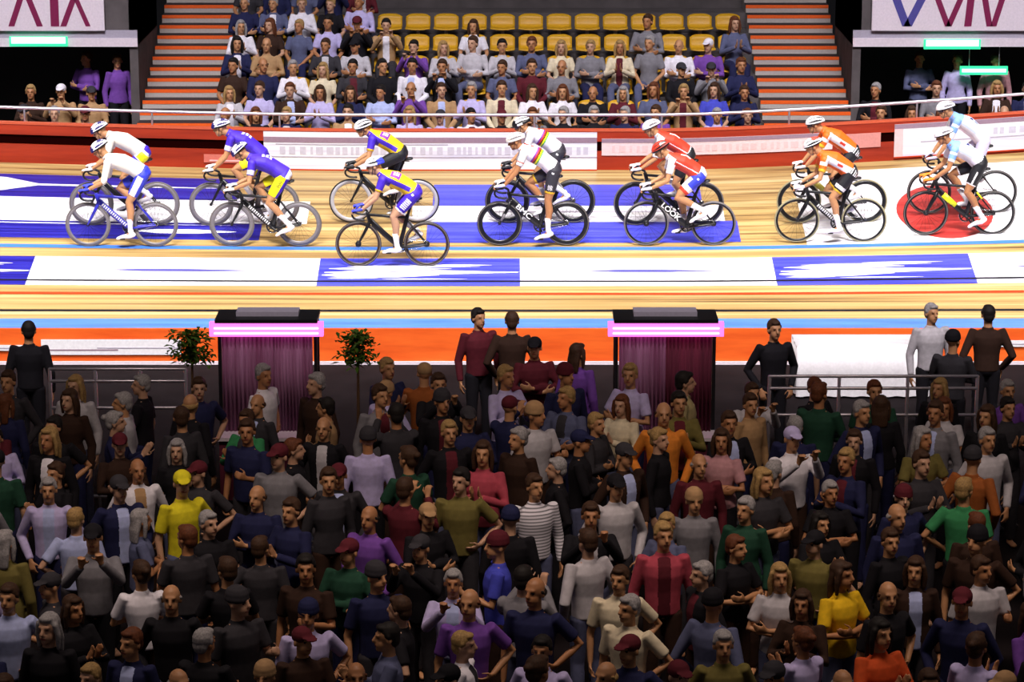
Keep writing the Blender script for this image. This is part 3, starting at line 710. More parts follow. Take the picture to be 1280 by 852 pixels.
rnd = random.Random(77)
DARK = ['black'] * 15 + ['charcoal'] * 7 + ['navy'] * 6 + ['dark brown'] * 5 + ['maroon', 'dark green', 'mid grey', 'mid grey', 'slate blue', 'slate blue', 'olive', 'rust', 'tan', 'purple', 'lavender', 'pale grey', 'dusty pink']
NOTE = [(120, 505, 'pale grey'), (20, 590, 'lavender'), (190, 600, 'white'), (110, 665, 'pale blue'), (255, 665, 'lemon yellow'), (330, 555, 'green'), (190, 780, 'white'), (370, 790, 'lavender'), (50, 800, 'pale blue'),
        (60, 700, 'olive'), (646, 485, 'lavender'), (689, 560, 'pale grey'), (600, 568, 'navy'), (816, 568, 'orange'), (609, 622, 'rose red'), (689, 670, 'stripe'), (580, 655, 'olive'), (562, 735, 'lavender'),
        (628, 722, 'royal blue'), (722, 722, 'pale grey'), (718, 755, 'cream'), (605, 785, 'purple'), (498, 780, 'navy'), (788, 800, 'cream'), (552, 845, 'white'), (797, 752, 'rose red'), (892, 495, 'khaki'),
        (970, 518, 'pale grey'), (1150, 537, 'pale grey'), (1240, 515, 'purple'), (930, 592, 'dusty pink'), (900, 640, 'mid grey'), (912, 548, 'tan'), (1123, 605, 'olive'), (1185, 645, 'green'), (1242, 610, 'pale grey'),
        (1050, 790, 'mustard yellow'), (1123, 830, 'orange red'), (1272, 765, 'pale grey'), (1250, 832, 'lavender'), (953, 785, 'pale grey'), (878, 782, 'slate blue'), (982, 842, 'lavender'), (1110, 680, 'navy'), (1057, 740, 'olive'),
        (290, 500, 'white'), (470, 485, 'lavender'), (760, 470, 'lavender'), (800, 495, 'cream'), (440, 545, 'tan'), (500, 650, 'maroon'), (430, 700, 'purple'), (910, 845, 'olive'), (700, 845, 'lavender'), (810, 660, 'pale grey'), (460, 520, 'mid grey'), (1005, 590, 'white')]
rows = []
y = -7.45; ri = 0
while y > -18.4:
    sc = pix((0, y, 1.2))[2]; half = 640 / sc + 0.85
    x = -half + rnd.uniform(0, 0.3)
    while x < half:
        rows.append([x + rnd.uniform(-0.06, 0.06), y + rnd.uniform(-0.20, 0.20), ri]); x += rnd.uniform(0.60, 0.78)
    y -= 0.78 if ri < 3 else 0.86; ri += 1
sp = []
used = set()
chest = [pix((x, y, 0.80)) for x, y, r in rows]
assign = {}
for (px_, py_, c) in NOTE:
    best = min((i for i in range(len(rows)) if i not in assign), key=lambda i: (chest[i][0] - px_) ** 2 + 1.6 * (chest[i][1] - py_) ** 2)
    assign[best] = c
for i, (x, y, r) in enumerate(rows):
    key = rnd.choice('aabbccddeeffgghii'); stripe = False
    c = assign.get(i)
    if c is None: c = rnd.choice(DARK)
    elif c == 'stripe': c = 'white'; stripe = True
    inner = None
    if STAND[key]['slv'] == 'long' and not stripe and rnd.random() < 0.35: inner = rnd.choice(['white', 'pale grey', 'charcoal', 'pale blue', 'maroon', 'tan'])
    if inner == c: inner = None
    fem = STAND[key]['fem']
    hk = rnd.choice(['long', 'long', 'bun', 'short'] if fem else ['short', 'short', 'short', 'fringe', 'cap', 'short', 'beanie'])
    hc = rnd.choice(['black', 'charcoal', 'navy', 'maroon', 'tan']) if hk in ('cap', 'beanie') else rnd.choice(['black', 'brown', 'brown', 'brown', 'fair', 'grey', 'auburn'])
    if i in assign and assign[i] == 'lemon yellow': hk, hc = 'cap', 'lemon yellow'
    if i in assign and assign[i] == 'white' and abs(chest[i][0] - 1005) < 60: hk, hc = 'cap', 'lavender'
    u = rnd.random(); rz = rnd.uniform(-0.7, 0.7) if u < 0.62 else (pi + rnd.uniform(-0.6, 0.6) if u < 0.85 else rnd.choice([-1, 1]) * rnd.uniform(1.1, 1.9))
    spectator(STAND, key, (x, y, -0.50), rz, c, inner, hk, hc, rnd.choice(['black', 'charcoal', 'navy', 'dark brown', 'slate blue']), 'spectators standing in the infield', r, False, rnd.uniform(0.95, 1.05), rnd.choice([0, 0, 1, 2]), stripe)
# people along the inner wall of the track
for (px_, head_y, c, key, rz, hk, hc) in ((598, 384, 'maroon', 'a', 0.4, 'short', 'black'), (640, 388, 'dark brown', 'd', pi, 'short', 'brown'), (668, 420, 'maroon', 'b', 0.2, 'cap', 'black'), (35, 400, 'black', 'a', pi, 'short', 'black'),
                                      (968, 398, 'black', 'd', 0.3, 'short', 'brown'), (1192, 412, 'charcoal', 'b', 2.8, 'beanie', 'black'), (1165, 378, 'pale grey', 'a', 0.2, 'short', 'grey'), (1236, 380, 'dark brown', 'd', pi, 'short', 'black'),
                                      (722, 428, 'purple', 'e', 2.6, 'long', 'brown'), (484, 446, 'navy', 'f', 0.5, 'bun', 'fair'), (530, 452, 'rust', 'c', 3.0, 'cap', 'tan')):
    d_ = (426 - head_y) / FPX
    P = at(px_, head_y, z=1.26)
    spectator(STAND, key, (P.x, P.y, -0.50), rz, c, None, hk, hc, 'black', 'people standing by the inner track wall', 'wall', False, 1.0, 0)

# seated crowd in the far stand
def zone(px_, py_):
    Z = [((0, 0, 0, 0), None),
         ((455, 0, 960, 30), 'E'), ((700, 36, 800, 58), 'E'), ((488, 62, 640, 84), 'E'), ((468, 88, 548, 106), 'E'), ((705, 112, 835, 136), 'E'), ((0, 138, 35, 170), 'E'), ((150, 0, 168, 30), 'E'), ((340, 84, 372, 100), 'E'), ((250, 86, 300, 106), 'E'),
         ((1070, 108, 1135, 130), 'E'), ((545, 26, 700, 58), 'WL'), ((360, 46, 430, 78), 'WL'), ((418, 82, 468, 106), 'WL'), ((548, 80, 652, 100), 'LG'), ((600, 118, 720, 160), 'W'), ((830, 26, 915, 54), 'WL'), ((360, 86, 420, 134), 'W'),
         ((240, 118, 330, 150), 'WL'), ((260, 26, 330, 50), 'L'), ((890, 120, 962, 165), 'B'), ((0, 96, 36, 132), 'L'), ((70, 120, 170, 150), 'P'), ((420, 120, 480, 165), 'L'), ((700, 76, 800, 106), 'LG'), ((840, 120, 890, 160), 'K'), ((1130, 76, 1240, 104), 'L'), ((440, 20, 500, 50), 'L')]
    for (b, k) in Z[1:]:
        if b[0] <= px_ <= b[2] and b[1] <= py_ <= b[3]: return k
    return None
ZC = {'W': ['white', 'white', 'cream', 'pale grey'], 'WL': ['white', 'lavender', 'pale grey', 'lavender', 'slate blue'], 'LG': ['pale grey', 'cream', 'mid grey', 'tan'], 'L': ['lavender', 'pale blue', 'navy', 'purple'], 'B': ['royal blue', 'royal blue', 'navy'], 'P': ['tan', 'dusty pink', 'lavender'], 'K': ['khaki', 'tan', 'charcoal']}
SDARK = ['black', 'charcoal', 'navy', 'navy', 'dark brown', 'maroon', 'mid grey', 'slate blue', 'slate blue', 'purple', 'tan', 'lavender', 'pale grey', 'black', 'white', 'black']
for (k, x, sec) in seat_spots:
    if k >= 5 and x > -2.3 or k > 6: continue
    P = Vector((x, ROWY + ROWD * k, rowz(k)))
    ch = pix(P + Vector((0, -0.1, 0.80)))
    z = zone(ch[0], ch[1])
    if z == 'E' or rnd.random() < {None: 0.16, 'WL': 0.3}.get(z, 0.05) + (0.45 if k == 4 and x > -2.6 else 0.0): continue
    key = rnd.choice('aabbccdde'); c = rnd.choice(ZC[z] if z else SDARK); inner = None
    if SIT[key]['slv'] == 'long' and rnd.random() < 0.3: inner = rnd.choice(['white', 'pale grey', 'pale blue', 'maroon'])
    if inner == c: inner = None
    hk = rnd.choice(['long', 'long', 'bun', 'short'] if SIT[key]['fem'] else ['short', 'short', 'fringe', 'cap', 'short'])
    hc = rnd.choice(['black', 'charcoal', 'white', 'maroon']) if hk == 'cap' else rnd.choice(['black', 'brown', 'brown', 'fair', 'grey', 'auburn'])
    spectator(SIT, key, P + Vector((0, -0.13, 0.0)), rnd.uniform(-0.25, 0.25), c, inner, hk, hc, rnd.choice(['black', 'charcoal', 'navy', 'slate blue']), f'seated spectators in the {ORD[k]} row of the far stand', (k, sec), True, rnd.uniform(0.96, 1.04), rnd.choice([0, 1, 2])); PEOPLE[-1]['seat'] = SEATS[(k, round(x, 3))]
# two people in purple standing at the first exit, two at the second
for (x, c, key, rz) in ((-6.65, 'purple', 'e', 0.5), (-7.2, 'purple', 'b', -0.5), (6.9, 'slate blue', 'b', 0.2), (7.5, 'lavender', 'e', -0.1), (8.15, 'dusty pink', 'a', 0.1)):
    spectator(STAND, key, (x, 9.45 + (0.25 if key == 'b' else 0), rowz(2) - 0.45), rz, c, None, 'short', 'brown', 'black', 'people standing at the exits of the far stand', 'exit', False, 1.0, 0)

# labels: looks first, then what the person is next to
def looks(p, n):
    s = f"person in {p['short']}"
    if n >= 1: s += f", {p['hd']}"
    if n >= 2 and p['inner']: s = f"person in {p['short']} over {p['inner']}, {p['hd']}"
    if n >= 3: s += f", {p['pose']}"
    return s
def place(p):
    if p['where'] == 'wall': return 'by the inner track wall'
    if p['where'] == 'exit': return 'at the stand exit'
    if p['seated']: return f"{ORD[p['where'][0]]} stand row"
    return 'in the infield'
for p in PEOPLE:
    cand = sorted((q for q in PEOPLE if q is not p and (q['seated'] == p['seated'])), key=lambda q: (q['P'] - p['P']).length)[:5]
    p['near'] = cand
taken = {}
def wc(s): return len(s.replace(',', ' ').split())
for p in PEOPLE:
    opts = [f'{looks(p, 1)}, {place(p)}', f'{looks(p, 2)}, {place(p)}', f'{looks(p, 3)}, {place(p)}']
    if p['face']: opts.append(f"{looks(p, 1)}, {p['face']}, {p['pose']}, {place(p)}")
    for q in p['near']:
        rel = 'beside' if abs(q['P'].y - p['P'].y) < 0.45 else ('behind' if p['P'].y > q['P'].y else 'in front of')
        opts.append(f"person in {p['short']}, {p['hd']}, {place(p)}, {rel} {q['short']}")
        opts.append(f"{p['short']}, {p['hd']}, {p['pose']}, {rel} {q['short']} with {q['hd']}")
    p['opts'] = [s for s in opts if wc(s) <= 16]
from collections import Counter
cnt = Counter(s for p in PEOPLE for s in set(p['opts']))
for p in PEOPLE:
    for s in p['opts']:
        if cnt[s] == 1 and s not in taken: break
    else:
        s = next((s for s in p['opts'] if s not in taken), p['opts'][-1])
    taken[s] = 1; p['o']['label'] = s

# seats: by who sits on them, or by who sits next to them
busy = {}
for p in PEOPLE:
    if p.get('seat'):
        s = p['seat']; busy[s.name] = p; s['label'] = 'yellow seat under ' + p['o']['label']
        if wc(s['label']) > 16: s['label'] = f"yellow seat under {p['short']}, {p['hd']}, {place(p)}"
        s['group'] = 'occupied yellow seats in the far stand'
for (k, x, sec) in seat_spots:
    s = SEATS[(k, round(x, 3))]
    if s.name in busy: continue
    blk = {'m': 'middle block', 'l': 'block under the first exit', 'r': 'block under the second exit'}[sec]
    blk2 = {'m': '', 'l': '', 'r': ''}[sec]; same_row = sorted(q[1] for q in seat_spots if q[0] == k and q[2] == sec); i = same_row.index(x); NTH = ['first', 'second', 'third', 'fourth', 'fifth', 'sixth', 'seventh', 'eighth', 'ninth', 'tenth']
    n1, n2 = i, len(same_row) - 1 - i
    st = 'ivory' if (sec == 'l' or (sec == 'm' and n1 <= n2)) else 'orange'; nn = {'l': n2, 'r': n1, 'm': min(n1, n2)}[sec]
    side = {'m': '', 'l': ', exit side', 'r': ', exit side'}[sec]
    s['group'] = f'empty yellow seats, {ORD[k]} row, {blk}'; s['label'] = f'empty yellow seat, {ORD[k]} row, {NTH[min(nn, 9)]} from stairs behind {st} jerseys{side}'

# ------------------------------------------------------------------ things between the infield crowd and the track
def kiosk(px0, px1, label, cloth):
    yk = -6.3; a = at(px0, 420, y=yk); b = at(px1, 403, y=yk); wd = b.x - a.x
    r = empty('lit_booth', ((a.x + b.x) / 2, yk, -0.50)); tag(r, label, 'booth', 'pink lit booths in the infield')
    h0 = a.z + 0.50; h1 = b.z + 0.50; hw = wd / 2
    bm = bmesh.new(); box(bm, (-hw, -0.02, h0), (hw, 0.08, h1)); fb = bm_obj('light_box', bm, M_PINK_E, r)
    for dz in (0.25, 0.62):
        bm = bmesh.new(); zz = h0 + (h1 - h0) * dz; tube(bm, [(-hw + 0.06, -0.032, zz), (hw - 0.06, -0.032, zz)], 0.012, n=8); bm_obj('light_tube', bm, M_PINKW_E, fb)
    bm = bmesh.new(); box(bm, (-hw * 0.9, -0.04, h1), (hw * 0.9, 0.5, h1 + 0.04)); bm_obj('roof', bm, M_BLACK, r)
    bm = bmesh.new(); box(bm, (-hw * 0.55, 0.14, h1 + 0.04), (hw * 0.55, 0.4, h1 + 0.09)); bm_obj('roof_case', bm, M_GREYBAR, r)
    for sx in (-1, 1):
        for yy in (0.10, 0.44):
            bm = bmesh.new(); box(bm, (sx * (hw - 0.10) - 0.02, yy, 0), (sx * (hw - 0.10) + 0.02, yy + 0.04, h1)); bm_obj('post', bm, M_BLACK, r)
    def curtain(x0, x1, y0, m):
        bm = bmesh.new(); n = 60; top = []; bot = []; t2 = []; b2 = []
        for i in range(n + 1):
            x = x0 + (x1 - x0) * i / n; y = y0 + 0.018 * sin(i * 1.25)
            top.append(bm.verts.new((x, y, h0 - 0.01))); bot.append(bm.verts.new((x, y + 0.006 * sin(i), 0.75)))
        for i in range(n): bm.faces.new((top[i], bot[i], bot[i + 1], top[i + 1]))
        o = bm_obj('curtain', bm, m, r, True); s = o.modifiers.new('s', 'SOLIDIFY'); s.thickness = 0.006; return o
    curtain(-hw + 0.13, hw * 0.1 if cloth else hw * 0.0, 0.05, M_CURTAIN); curtain(hw * 0.1 if cloth else 0.0, hw - 0.13, 0.05, M_CURTAIN if cloth else M_CURTAIN_R)
    bm = bmesh.new(); box(bm, (-hw + 0.08, -0.25, 0.72), (hw - 0.08, 0.12, 0.76)); bm_obj('counter', bm, M_PANEL, r)
    bm = bmesh.new(); box(bm, (-hw + 0.10, -0.20, 0), (hw - 0.10, 0.08, 0.72)); bm_obj('counter_front', bm, M_CURTAIN_R, r)
kiosk(262, 404, 'pink lit booth with mauve curtains standing between two green plants', True)
kiosk(760, 905, 'pink lit booth with mauve and wine curtains near the white draped counter', False)
def plant(px_, top, label, h=0.55):
    yk = -6.9; P = at(px_, top + 12, y=yk); r = empty('potted_plant', (P.x, yk, -0.50)); tag(r, label, 'plant', 'potted plants beside the lit booth')
    hz = P.z + 0.5
    bm = bmesh.new(); tube(bm, [(0, 0, 0.0), (0, 0, 0.45), (0, 0, 0.48)], [0.13, 0.17, 0.18], n=18, cap=0.05); bm_obj('pot', bm, M_POT, r)
    bm = bmesh.new(); tube(bm, [(0, 0, 0.4), (0.01, 0, hz - 0.1)], [0.025, 0.012], n=8); bm_obj('stem', bm, mat('plant_stem', (0.10, 0.05, 0.02)), r)
    bm = bmesh.new(); rr = random.Random(px_)
    for i in range(420):
        a = rr.uniform(0, 2 * pi); e = rr.uniform(-0.5, 1.2); L = rr.uniform(0.06, 0.12); c = Vector((rr.gauss(0, .09), rr.gauss(0, .07), hz - 0.14 + rr.uniform(-0.22, 0.14)))
        d = Vector((cos(a) * cos(e), sin(a) * cos(e), sin(e))); s = d.cross(Vector((0, 0, 1))).normalized() * 0.024
        q = [bm.verts.new(c), bm.verts.new(c + d * L * .5 + s), bm.verts.new(c + d * L - Vector((0, 0, 0.03))), bm.verts.new(c + d * L * .5 - s)]
        bm.faces.new(q)
    bm_obj('foliage', bm, M_LEAF, r)
plant(238, 402, 'green potted plant at the end of the booth nearest the white banner')
plant(446, 404, 'green potted plant between the pink booth and the people in maroon')
# banners on the inner wall
def banner(p0, p1, y0, y1, label, bands):
    a = at(p0, y1, y=-0.06); b = at(p1, y0, y=-0.06); r = empty('wall_banner', ((a.x + b.x) / 2, -0.06, a.z)); tag(r, label, 'banner', 'banners on the inner track wall')
    H = b.z - a.z; hw = (b.x - a.x) / 2
    bm = bmesh.new(); box(bm, (-hw, -0.012, 0), (hw, 0.0, H)); o = bm_obj('cloth', bm, M_WHITE, r)
    for (x0, x1, z0, z1, m) in bands:
        bm = bmesh.new(); box(bm, (-hw + 2 * hw * x0, -0.016, H * z0), (-hw + 2 * hw * x1, -0.0125, H * z1)); bm_obj('printed_band', bm, m, o)
banner(52, 226, 424, 443, 'long white banner with thin grey print on the orange inner wall', [(0.02, 0.55, 0.28, 0.36, M_MAUVEGREY), (0.4, 0.98, 0.42, 0.48, M_GREYBAR)])
banner(-60, 38, 431, 438, 'short low white banner on the orange inner wall behind the person in black', [(0.1, 0.9, 0.4, 0.55, M_GREYBAR)])
banner(1248, 1400, 425, 433, 'white banner on the orange inner wall beside the dark brown clad person', [(0.1, 0.9, 0.4, 0.5, M_GREYBAR)])
# draped counter
yk = -1.55; a = at(1000, 452, y=yk); r = empty('draped_counter', (at(1075, 440, y=yk).x, yk, -0.50)); tag(r, 'long counter under white cloth at the inner wall, before the person in pale grey', 'counter')
hw = (at(1165, 440, y=yk).x - at(1000, 440, y=yk).x) / 2; ht = at(1080, 426, y=yk).z + 0.5
bm = bmesh.new(); box(bm, (-hw, -0.35, ht - 0.03), (hw, 0.35, ht)); bm_obj('tabletop', bm, M_WHITE, r)
bm = bmesh.new(); n = 90; loop = [(-hw, -.36), (hw, -.36), (hw, .36), (-hw, .36)]
pts = []
for i in range(4):
    p, q = Vector((*loop[i], 0)), Vector((*loop[(i + 1) % 4], 0)); m_ = int((q - p).length / 0.04); nn = (q - p).normalized().cross(Vector((0, 0, 1)))
    for j in range(m_): pts.append((p.lerp(q, j / m_), nn * (0.012 * sin(j * 1.1))))
tv = [bm.verts.new((p.x, p.y, ht + 0.004)) for p, f in pts]; mv = [bm.verts.new((p + f).to_tuple()[:2] + (ht * 0.5,)) for p, f in pts]; bv = [bm.verts.new((p + f * 1.8).to_tuple()[:2] + (0.03,)) for p, f in pts]
K = len(pts)
for i in range(K):
    j = (i + 1) % K; bm.faces.new((tv[i], mv[i], mv[j], tv[j])); bm.faces.new((mv[i], bv[i], bv[j], mv[j]))
bm.faces.new(tv); bm_obj('cloth', bm, M_WHITE, r, True)
for q in (-1, 1):
    bm = bmesh.new(); box(bm, (q * hw * .9 - .02, -.3, 0), (q * hw * .9 + .02, -.26, ht - .03)); box(bm, (q * hw * .9 - .02, .26, 0), (q * hw * .9 + .02, .3, ht - .03)); bm_obj('trestle', bm, M_STEEL, r)
# crowd fences
def fence(px0, px1, ytop, label, yk):
    a, b = at(px0, ytop, y=yk), at(px1, ytop, y=yk); r = empty('crowd_fence', ((a.x + b.x) / 2, yk, -0.50)); tag(r, label, 'fence', 'steel crowd fences at the edge of the infield')
    hw = (b.x - a.x) / 2; H = a.z + 0.5
    for zz in (H, H - 0.14, H - 0.45, 0.2):
        bm = bmesh.new(); tube(bm, [(-hw, 0, zz), (hw, 0, zz)], 0.02, n=8); bm_obj('rail', bm, M_STEEL, r)
    for q in (-1, -.33, .33, 1):
        bm = bmesh.new(); tube(bm, [(q * hw, 0, 0.0), (q * hw, 0, H)], 0.02, n=8); bm_obj('post', bm, M_STEEL, r)
fence(62, 232, 461, 'steel crowd fence in front of the white banner', -7.0)
fence(962, 1222, 470, 'long steel crowd fence in front of the white draped counter', -7.0)

# ------------------------------------------------------------------ bicycles (front wheel towards -X)
XR, XF, ZW, RW = 0.495, -0.495, 0.334, 0.334
BB = Vector((0.100, 0, 0.285)); CR = 0.165
def gloss(name, col, rough=0.3): return mat(name, col, rough, noise=0.04)
G_BLACK = gloss('gloss_black_carbon', (0.010, 0.010, 0.012)); G_TYRE = gloss('black_tyre_rubber', (0.012, 0.010, 0.010), 0.7)
G_GREY = gloss('silver_grey_rim', (0.17, 0.155, 0.17)); G_SILVER = gloss('bright_silver_rim', (0.40, 0.39, 0.43)); G_TAN = gloss('tan_tyre_wall', (0.30, 0.27, 0.16), 0.6)
G_BROWN = gloss('dark_brown_rim', (0.035, 0.022, 0.020)); G_METAL = mat('polished_metal', (0.65, 0.65, 0.68), 0.25, 0.9); G_TYREG = gloss('dusty_grey_tyre', (0.13, 0.115, 0.11), 0.6)
def wheel_meshes(rim_d, rim_m, tyre_m, wall_m, hub_r):
    """tyre, rim, hub and spoke meshes centred on the axle; axle along Y"""
    def ringmesh(prof, m, seg=64, name='ring'):
        bm = bmesh.new(); g = []
        for i in range(seg):
            a = 2 * pi * i / seg; g.append([bm.verts.new((r * cos(a), y, r * sin(a))) for r, y in prof])
        K = len(prof)
        for i in range(seg):
            for j in range(K): bm.faces.new((g[i][j], g[(i + 1) % seg][j], g[(i + 1) % seg][(j + 1) % K], g[i][(j + 1) % K]))
        bmesh.ops.recalc_face_normals(bm, faces=bm.faces[:]); me = bpy.data.meshes.new(name); bm.to_mesh(me); bm.free(); me.materials.append(m); me.shade_smooth(); return me
    c = RW - 0.0125
    ty = ringmesh([(c + 0.0125 * cos(2 * pi * k / 12), 0.0125 * sin(2 * pi * k / 12)) for k in range(12)], tyre_m, name='tyre')
    wl = ringmesh([(c - 0.010, -0.0128), (c + 0.003, -0.0136), (c + 0.003, 0.0136), (c - 0.010, 0.0128)], wall_m, name='sidewall') if wall_m else None
    r0 = c - 0.008; r1 = r0 - rim_d
    rm = ringmesh([(r0, -0.011), (r0 - rim_d * .5, -0.013), (r1 + 0.004, -0.006), (r1, 0.0), (r1 + 0.004, 0.006), (r0 - rim_d * .5, 0.013), (r0, 0.011)], rim_m, name='rim')
    bm = bmesh.new(); tube(bm, [(0, -0.05, 0), (0, 0.05, 0)], [hub_r * .55, hub_r * .55], n=14, side=(1, 0, 0)); tube(bm, [(0, -0.035, 0), (0, -0.028, 0)], [hub_r, hub_r], n=18, side=(1, 0, 0), cap=.1); tube(bm, [(0, 0.028, 0), (0, 0.035, 0)], [hub_r, hub_r], n=18, side=(1, 0, 0), cap=.1)
    hb = bpy.data.meshes.new('hub'); bmesh.ops.recalc_face_normals(bm, faces=bm.faces[:]); bm.to_mesh(hb); bm.free(); hb.materials.append(G_BLACK)
    bm = bmesh.new()
    for k in range(20):
        a = 2 * pi * k / 20; s = 0.03 if k % 2 else -0.03; b = a + (0.25 if k % 4 < 2 else -0.25)
        tube(bm, [(hub_r * .7 * cos(b), s, hub_r * .7 * sin(b)), ((r1 + .003) * cos(a), 0, (r1 + .003) * sin(a))], 0.0014, n=4, cap=0)
    spk = bpy.data.meshes.new('spokes'); bm.to_mesh(spk); bm.free(); spk.materials.append(G_METAL if False else G_BLACK)
    return ty, wl, rm, hb, spk
def add_wheel(root, x, W):
    ty, wl, rm, hb, spk = W
    e = bpy.data.objects.new('wheel', None); C.objects.link(e); e.parent = root; e.location = (x, 0, ZW); e.empty_display_size = .1
    for n, m in (('tyre', ty), ('sidewall', wl), ('rim', rm), ('hub', hb), ('spokes', spk)):
        if m: link(n, m, e)
def bike(loc, label, frame_m, W, W2=None, fork_m=None, accent=None, letter=None, cog_r=0.042, crank=0.0, saddle_z=0.985, bar_z=0.0, dt=0.042):
    r = empty('track_bicycle', loc); tag(r, label, 'bicycle', 'track bicycles of the racing riders')
    fork_m = fork_m or frame_m
    add_wheel(r, XF, W); add_wheel(r, XR, W2 or W)
    hb, ht = Vector((-0.325, 0, 0.665)), Vector((-0.362, 0, 0.795)); sc = Vector((0.222, 0, 0.765)); st = Vector((0.290, 0, saddle_z - 0.05))
    bm = bmesh.new()
    tube(bm, [hb, ht], [(0.024, 0.030), (0.023, 0.028)], side=(0, 1, 0), n=14)
    tube(bm, [hb + Vector((0.0, 0, 0.025)), hb.lerp(BB, .5) + Vector((0, 0, .004)), BB + Vector((0, 0, 0.01))], [(0.021, dt * .95), (0.022, dt), (0.026, dt * .9)], side=(0, 1, 0), n=14)
    tube(bm, [ht + Vector((0.02, 0, -0.030)), sc + Vector((0, 0, -0.045))], [(0.018, 0.022), (0.015, 0.017)], side=(0, 1, 0), n=12)
    tube(bm, [BB, sc], [(0.020, 0.034), (0.014, 0.028)], side=(0, 1, 0), n=12)
    for q in (-1, 1):
        tube(bm, [sc + Vector((0.01, q * .012, -0.10)), Vector((XR, q * 0.06, ZW))], [0.013, 0.009], side=(0, 1, 0), n=8)
        tube(bm, [BB + Vector((0.02, q * 0.025, 0)), BB + Vector((0.12, q * 0.05, .01)), Vector((XR + .01, q * 0.06, ZW))], [(0.012, 0.020), (0.010, 0.016), (0.009, 0.012)], side=(0, 1, 0), n=8)
    tube(bm, [BB + Vector((0, -0.036, 0)), BB + Vector((0, 0.036, 0))], 0.026, n=14, side=(1, 0, 0))
    fr = bm_obj('frame', bm, frame_m, r)
    bm = bmesh.new()
    for q in (-1, 1): tube(bm, [hb + Vector((0, q * 0.018, 0.01)), Vector((-0.375, q * 0.048, 0.56)), Vector((XF, q * 0.052, ZW))], [(0.012, 0.026), (0.010, 0.022), (0.008, 0.012)], side=(0, 1, 0), n=8)
    tube(bm, [hb + Vector((0.0, -0.03, 0.005)), hb + Vector((0.0, 0.03, 0.005))], 0.022, n=10, side=(1, 0, 0)); bm_obj('fork', bm, fork_m, r)
    bz = Vector((0, 0, bar_z)); bc = Vector((-0.445, 0, 0.860)) + bz
    bm = bmesh.new(); tube(bm, [ht, ht + Vector((-0.006, 0, 0.03 + bar_z * .6)), bc], [0.019, 0.018, 0.018], n=12, side=(0, 1, 0)); bm_obj('stem', bm, G_BLACK, r)
    bm = bmesh.new(); tube(bm, [bc + Vector((0, -0.15, 0)), bc + Vector((0, 0.15, 0))], 0.014, n=10, side=(1, 0, 0))
    for q in (-1, 1):
        path = [(-0.445, 0.13, 0.860), (-0.455, 0.18, 0.862), (-0.485, 0.198, 0.865), (-0.535, 0.203, 0.855), (-0.565, 0.205, 0.825), (-0.568, 0.207, 0.790), (-0.548, 0.208, 0.755), (-0.505, 0.210, 0.735), (-0.45, 0.210, 0.728), (-0.40, 0.210, 0.730)]
        tube(bm, [Vector((x, q * y, z)) + bz for x, y, z in path], [0.013] + [0.0155] * 9, n=10)
    bm_obj('handlebar', bm, G_BLACK, r)
    bm = bmesh.new(); tube(bm, [sc + Vector((-.003, 0, -0.02)), st], [(0.013, 0.022), (0.012, 0.018)], side=(0, 1, 0), n=10); bm_obj('seat_post', bm, G_BLACK, r)
    bm = bmesh.new(); s0 = Vector((0.30, 0, saddle_z))
    tube(bm, [s0 + Vector((-0.145, 0, -0.012)), s0 + Vector((-0.08, 0, -0.004)), s0 + Vector((0.02, 0, 0.0)), s0 + Vector((0.10, 0, 0.010)), s0 + Vector((0.125, 0, 0.012))], [(0.016, 0.014), (0.022, 0.018), (0.048, 0.022), (0.068, 0.024), (0.060, 0.018)], side=(0, 1, 0), n=14)
    tube(bm, [s0 + Vector((-0.06, 0.02, -0.03)), s0 + Vector((0.08, 0.02, -0.03))], 0.004, n=6); tube(bm, [s0 + Vector((-0.06, -0.02, -0.03)), s0 + Vector((0.08, -0.02, -0.03))], 0.004, n=6)
    tube(bm, [st + Vector((0, 0, -.01)), st + Vector((0, 0, 0.035))], 0.02, n=8, side=(0, 1, 0)); bm_obj('saddle', bm, G_BLACK, r, True)
    # drive
    bm = bmesh.new(); n = 48; g = []
    for k in range(n):
        a = 2 * pi * k / n; ro = 0.094 + (0.003 if k % 2 else 0)
        g.append([bm.verts.new(BB + Vector((rr_ * cos(a), y, rr_ * sin(a)))) for rr_, y in ((ro, 0.043), (0.074, 0.043), (0.074, 0.047), (ro, 0.047))])
    for k in range(n):
        for j in range(4): bm.faces.new((g[k][j], g[(k + 1) % n][j], g[(k + 1) % n][(j + 1) % 4], g[k][(j + 1) % 4]))
    for k in range(5):
        a = 2 * pi * k / 5; tube(bm, [BB + Vector((0, 0.045, 0)), BB + Vector((0.078 * cos(a), 0.045, 0.078 * sin(a)))], 0.008, n=6)
    bm_obj('chainring', bm, G_BLACK, r)
    bm = bmesh.new(); tube(bm, [(XR, 0.041, ZW), (XR, 0.049, ZW)], [cog_r * .8, cog_r * .8], n=20, side=(1, 0, 0), cap=.1); bm_obj('cog', bm, G_METAL, r)
    th = crank
    bm = bmesh.new()
    loop = [BB + Vector((0.095 * cos(radians(a)), 0.045, 0.095 * sin(radians(a)))) for a in range(100, 261, 20)] + [Vector((XR + 0.034 * cos(radians(a)), 0.045, ZW + 0.034 * sin(radians(a)))) for a in range(-80, 81, 20)]
    tube(bm, loop, (0.0045), side=(0, 1, 0), n=6, closed=True); bm_obj('chain', bm, G_METAL, r)
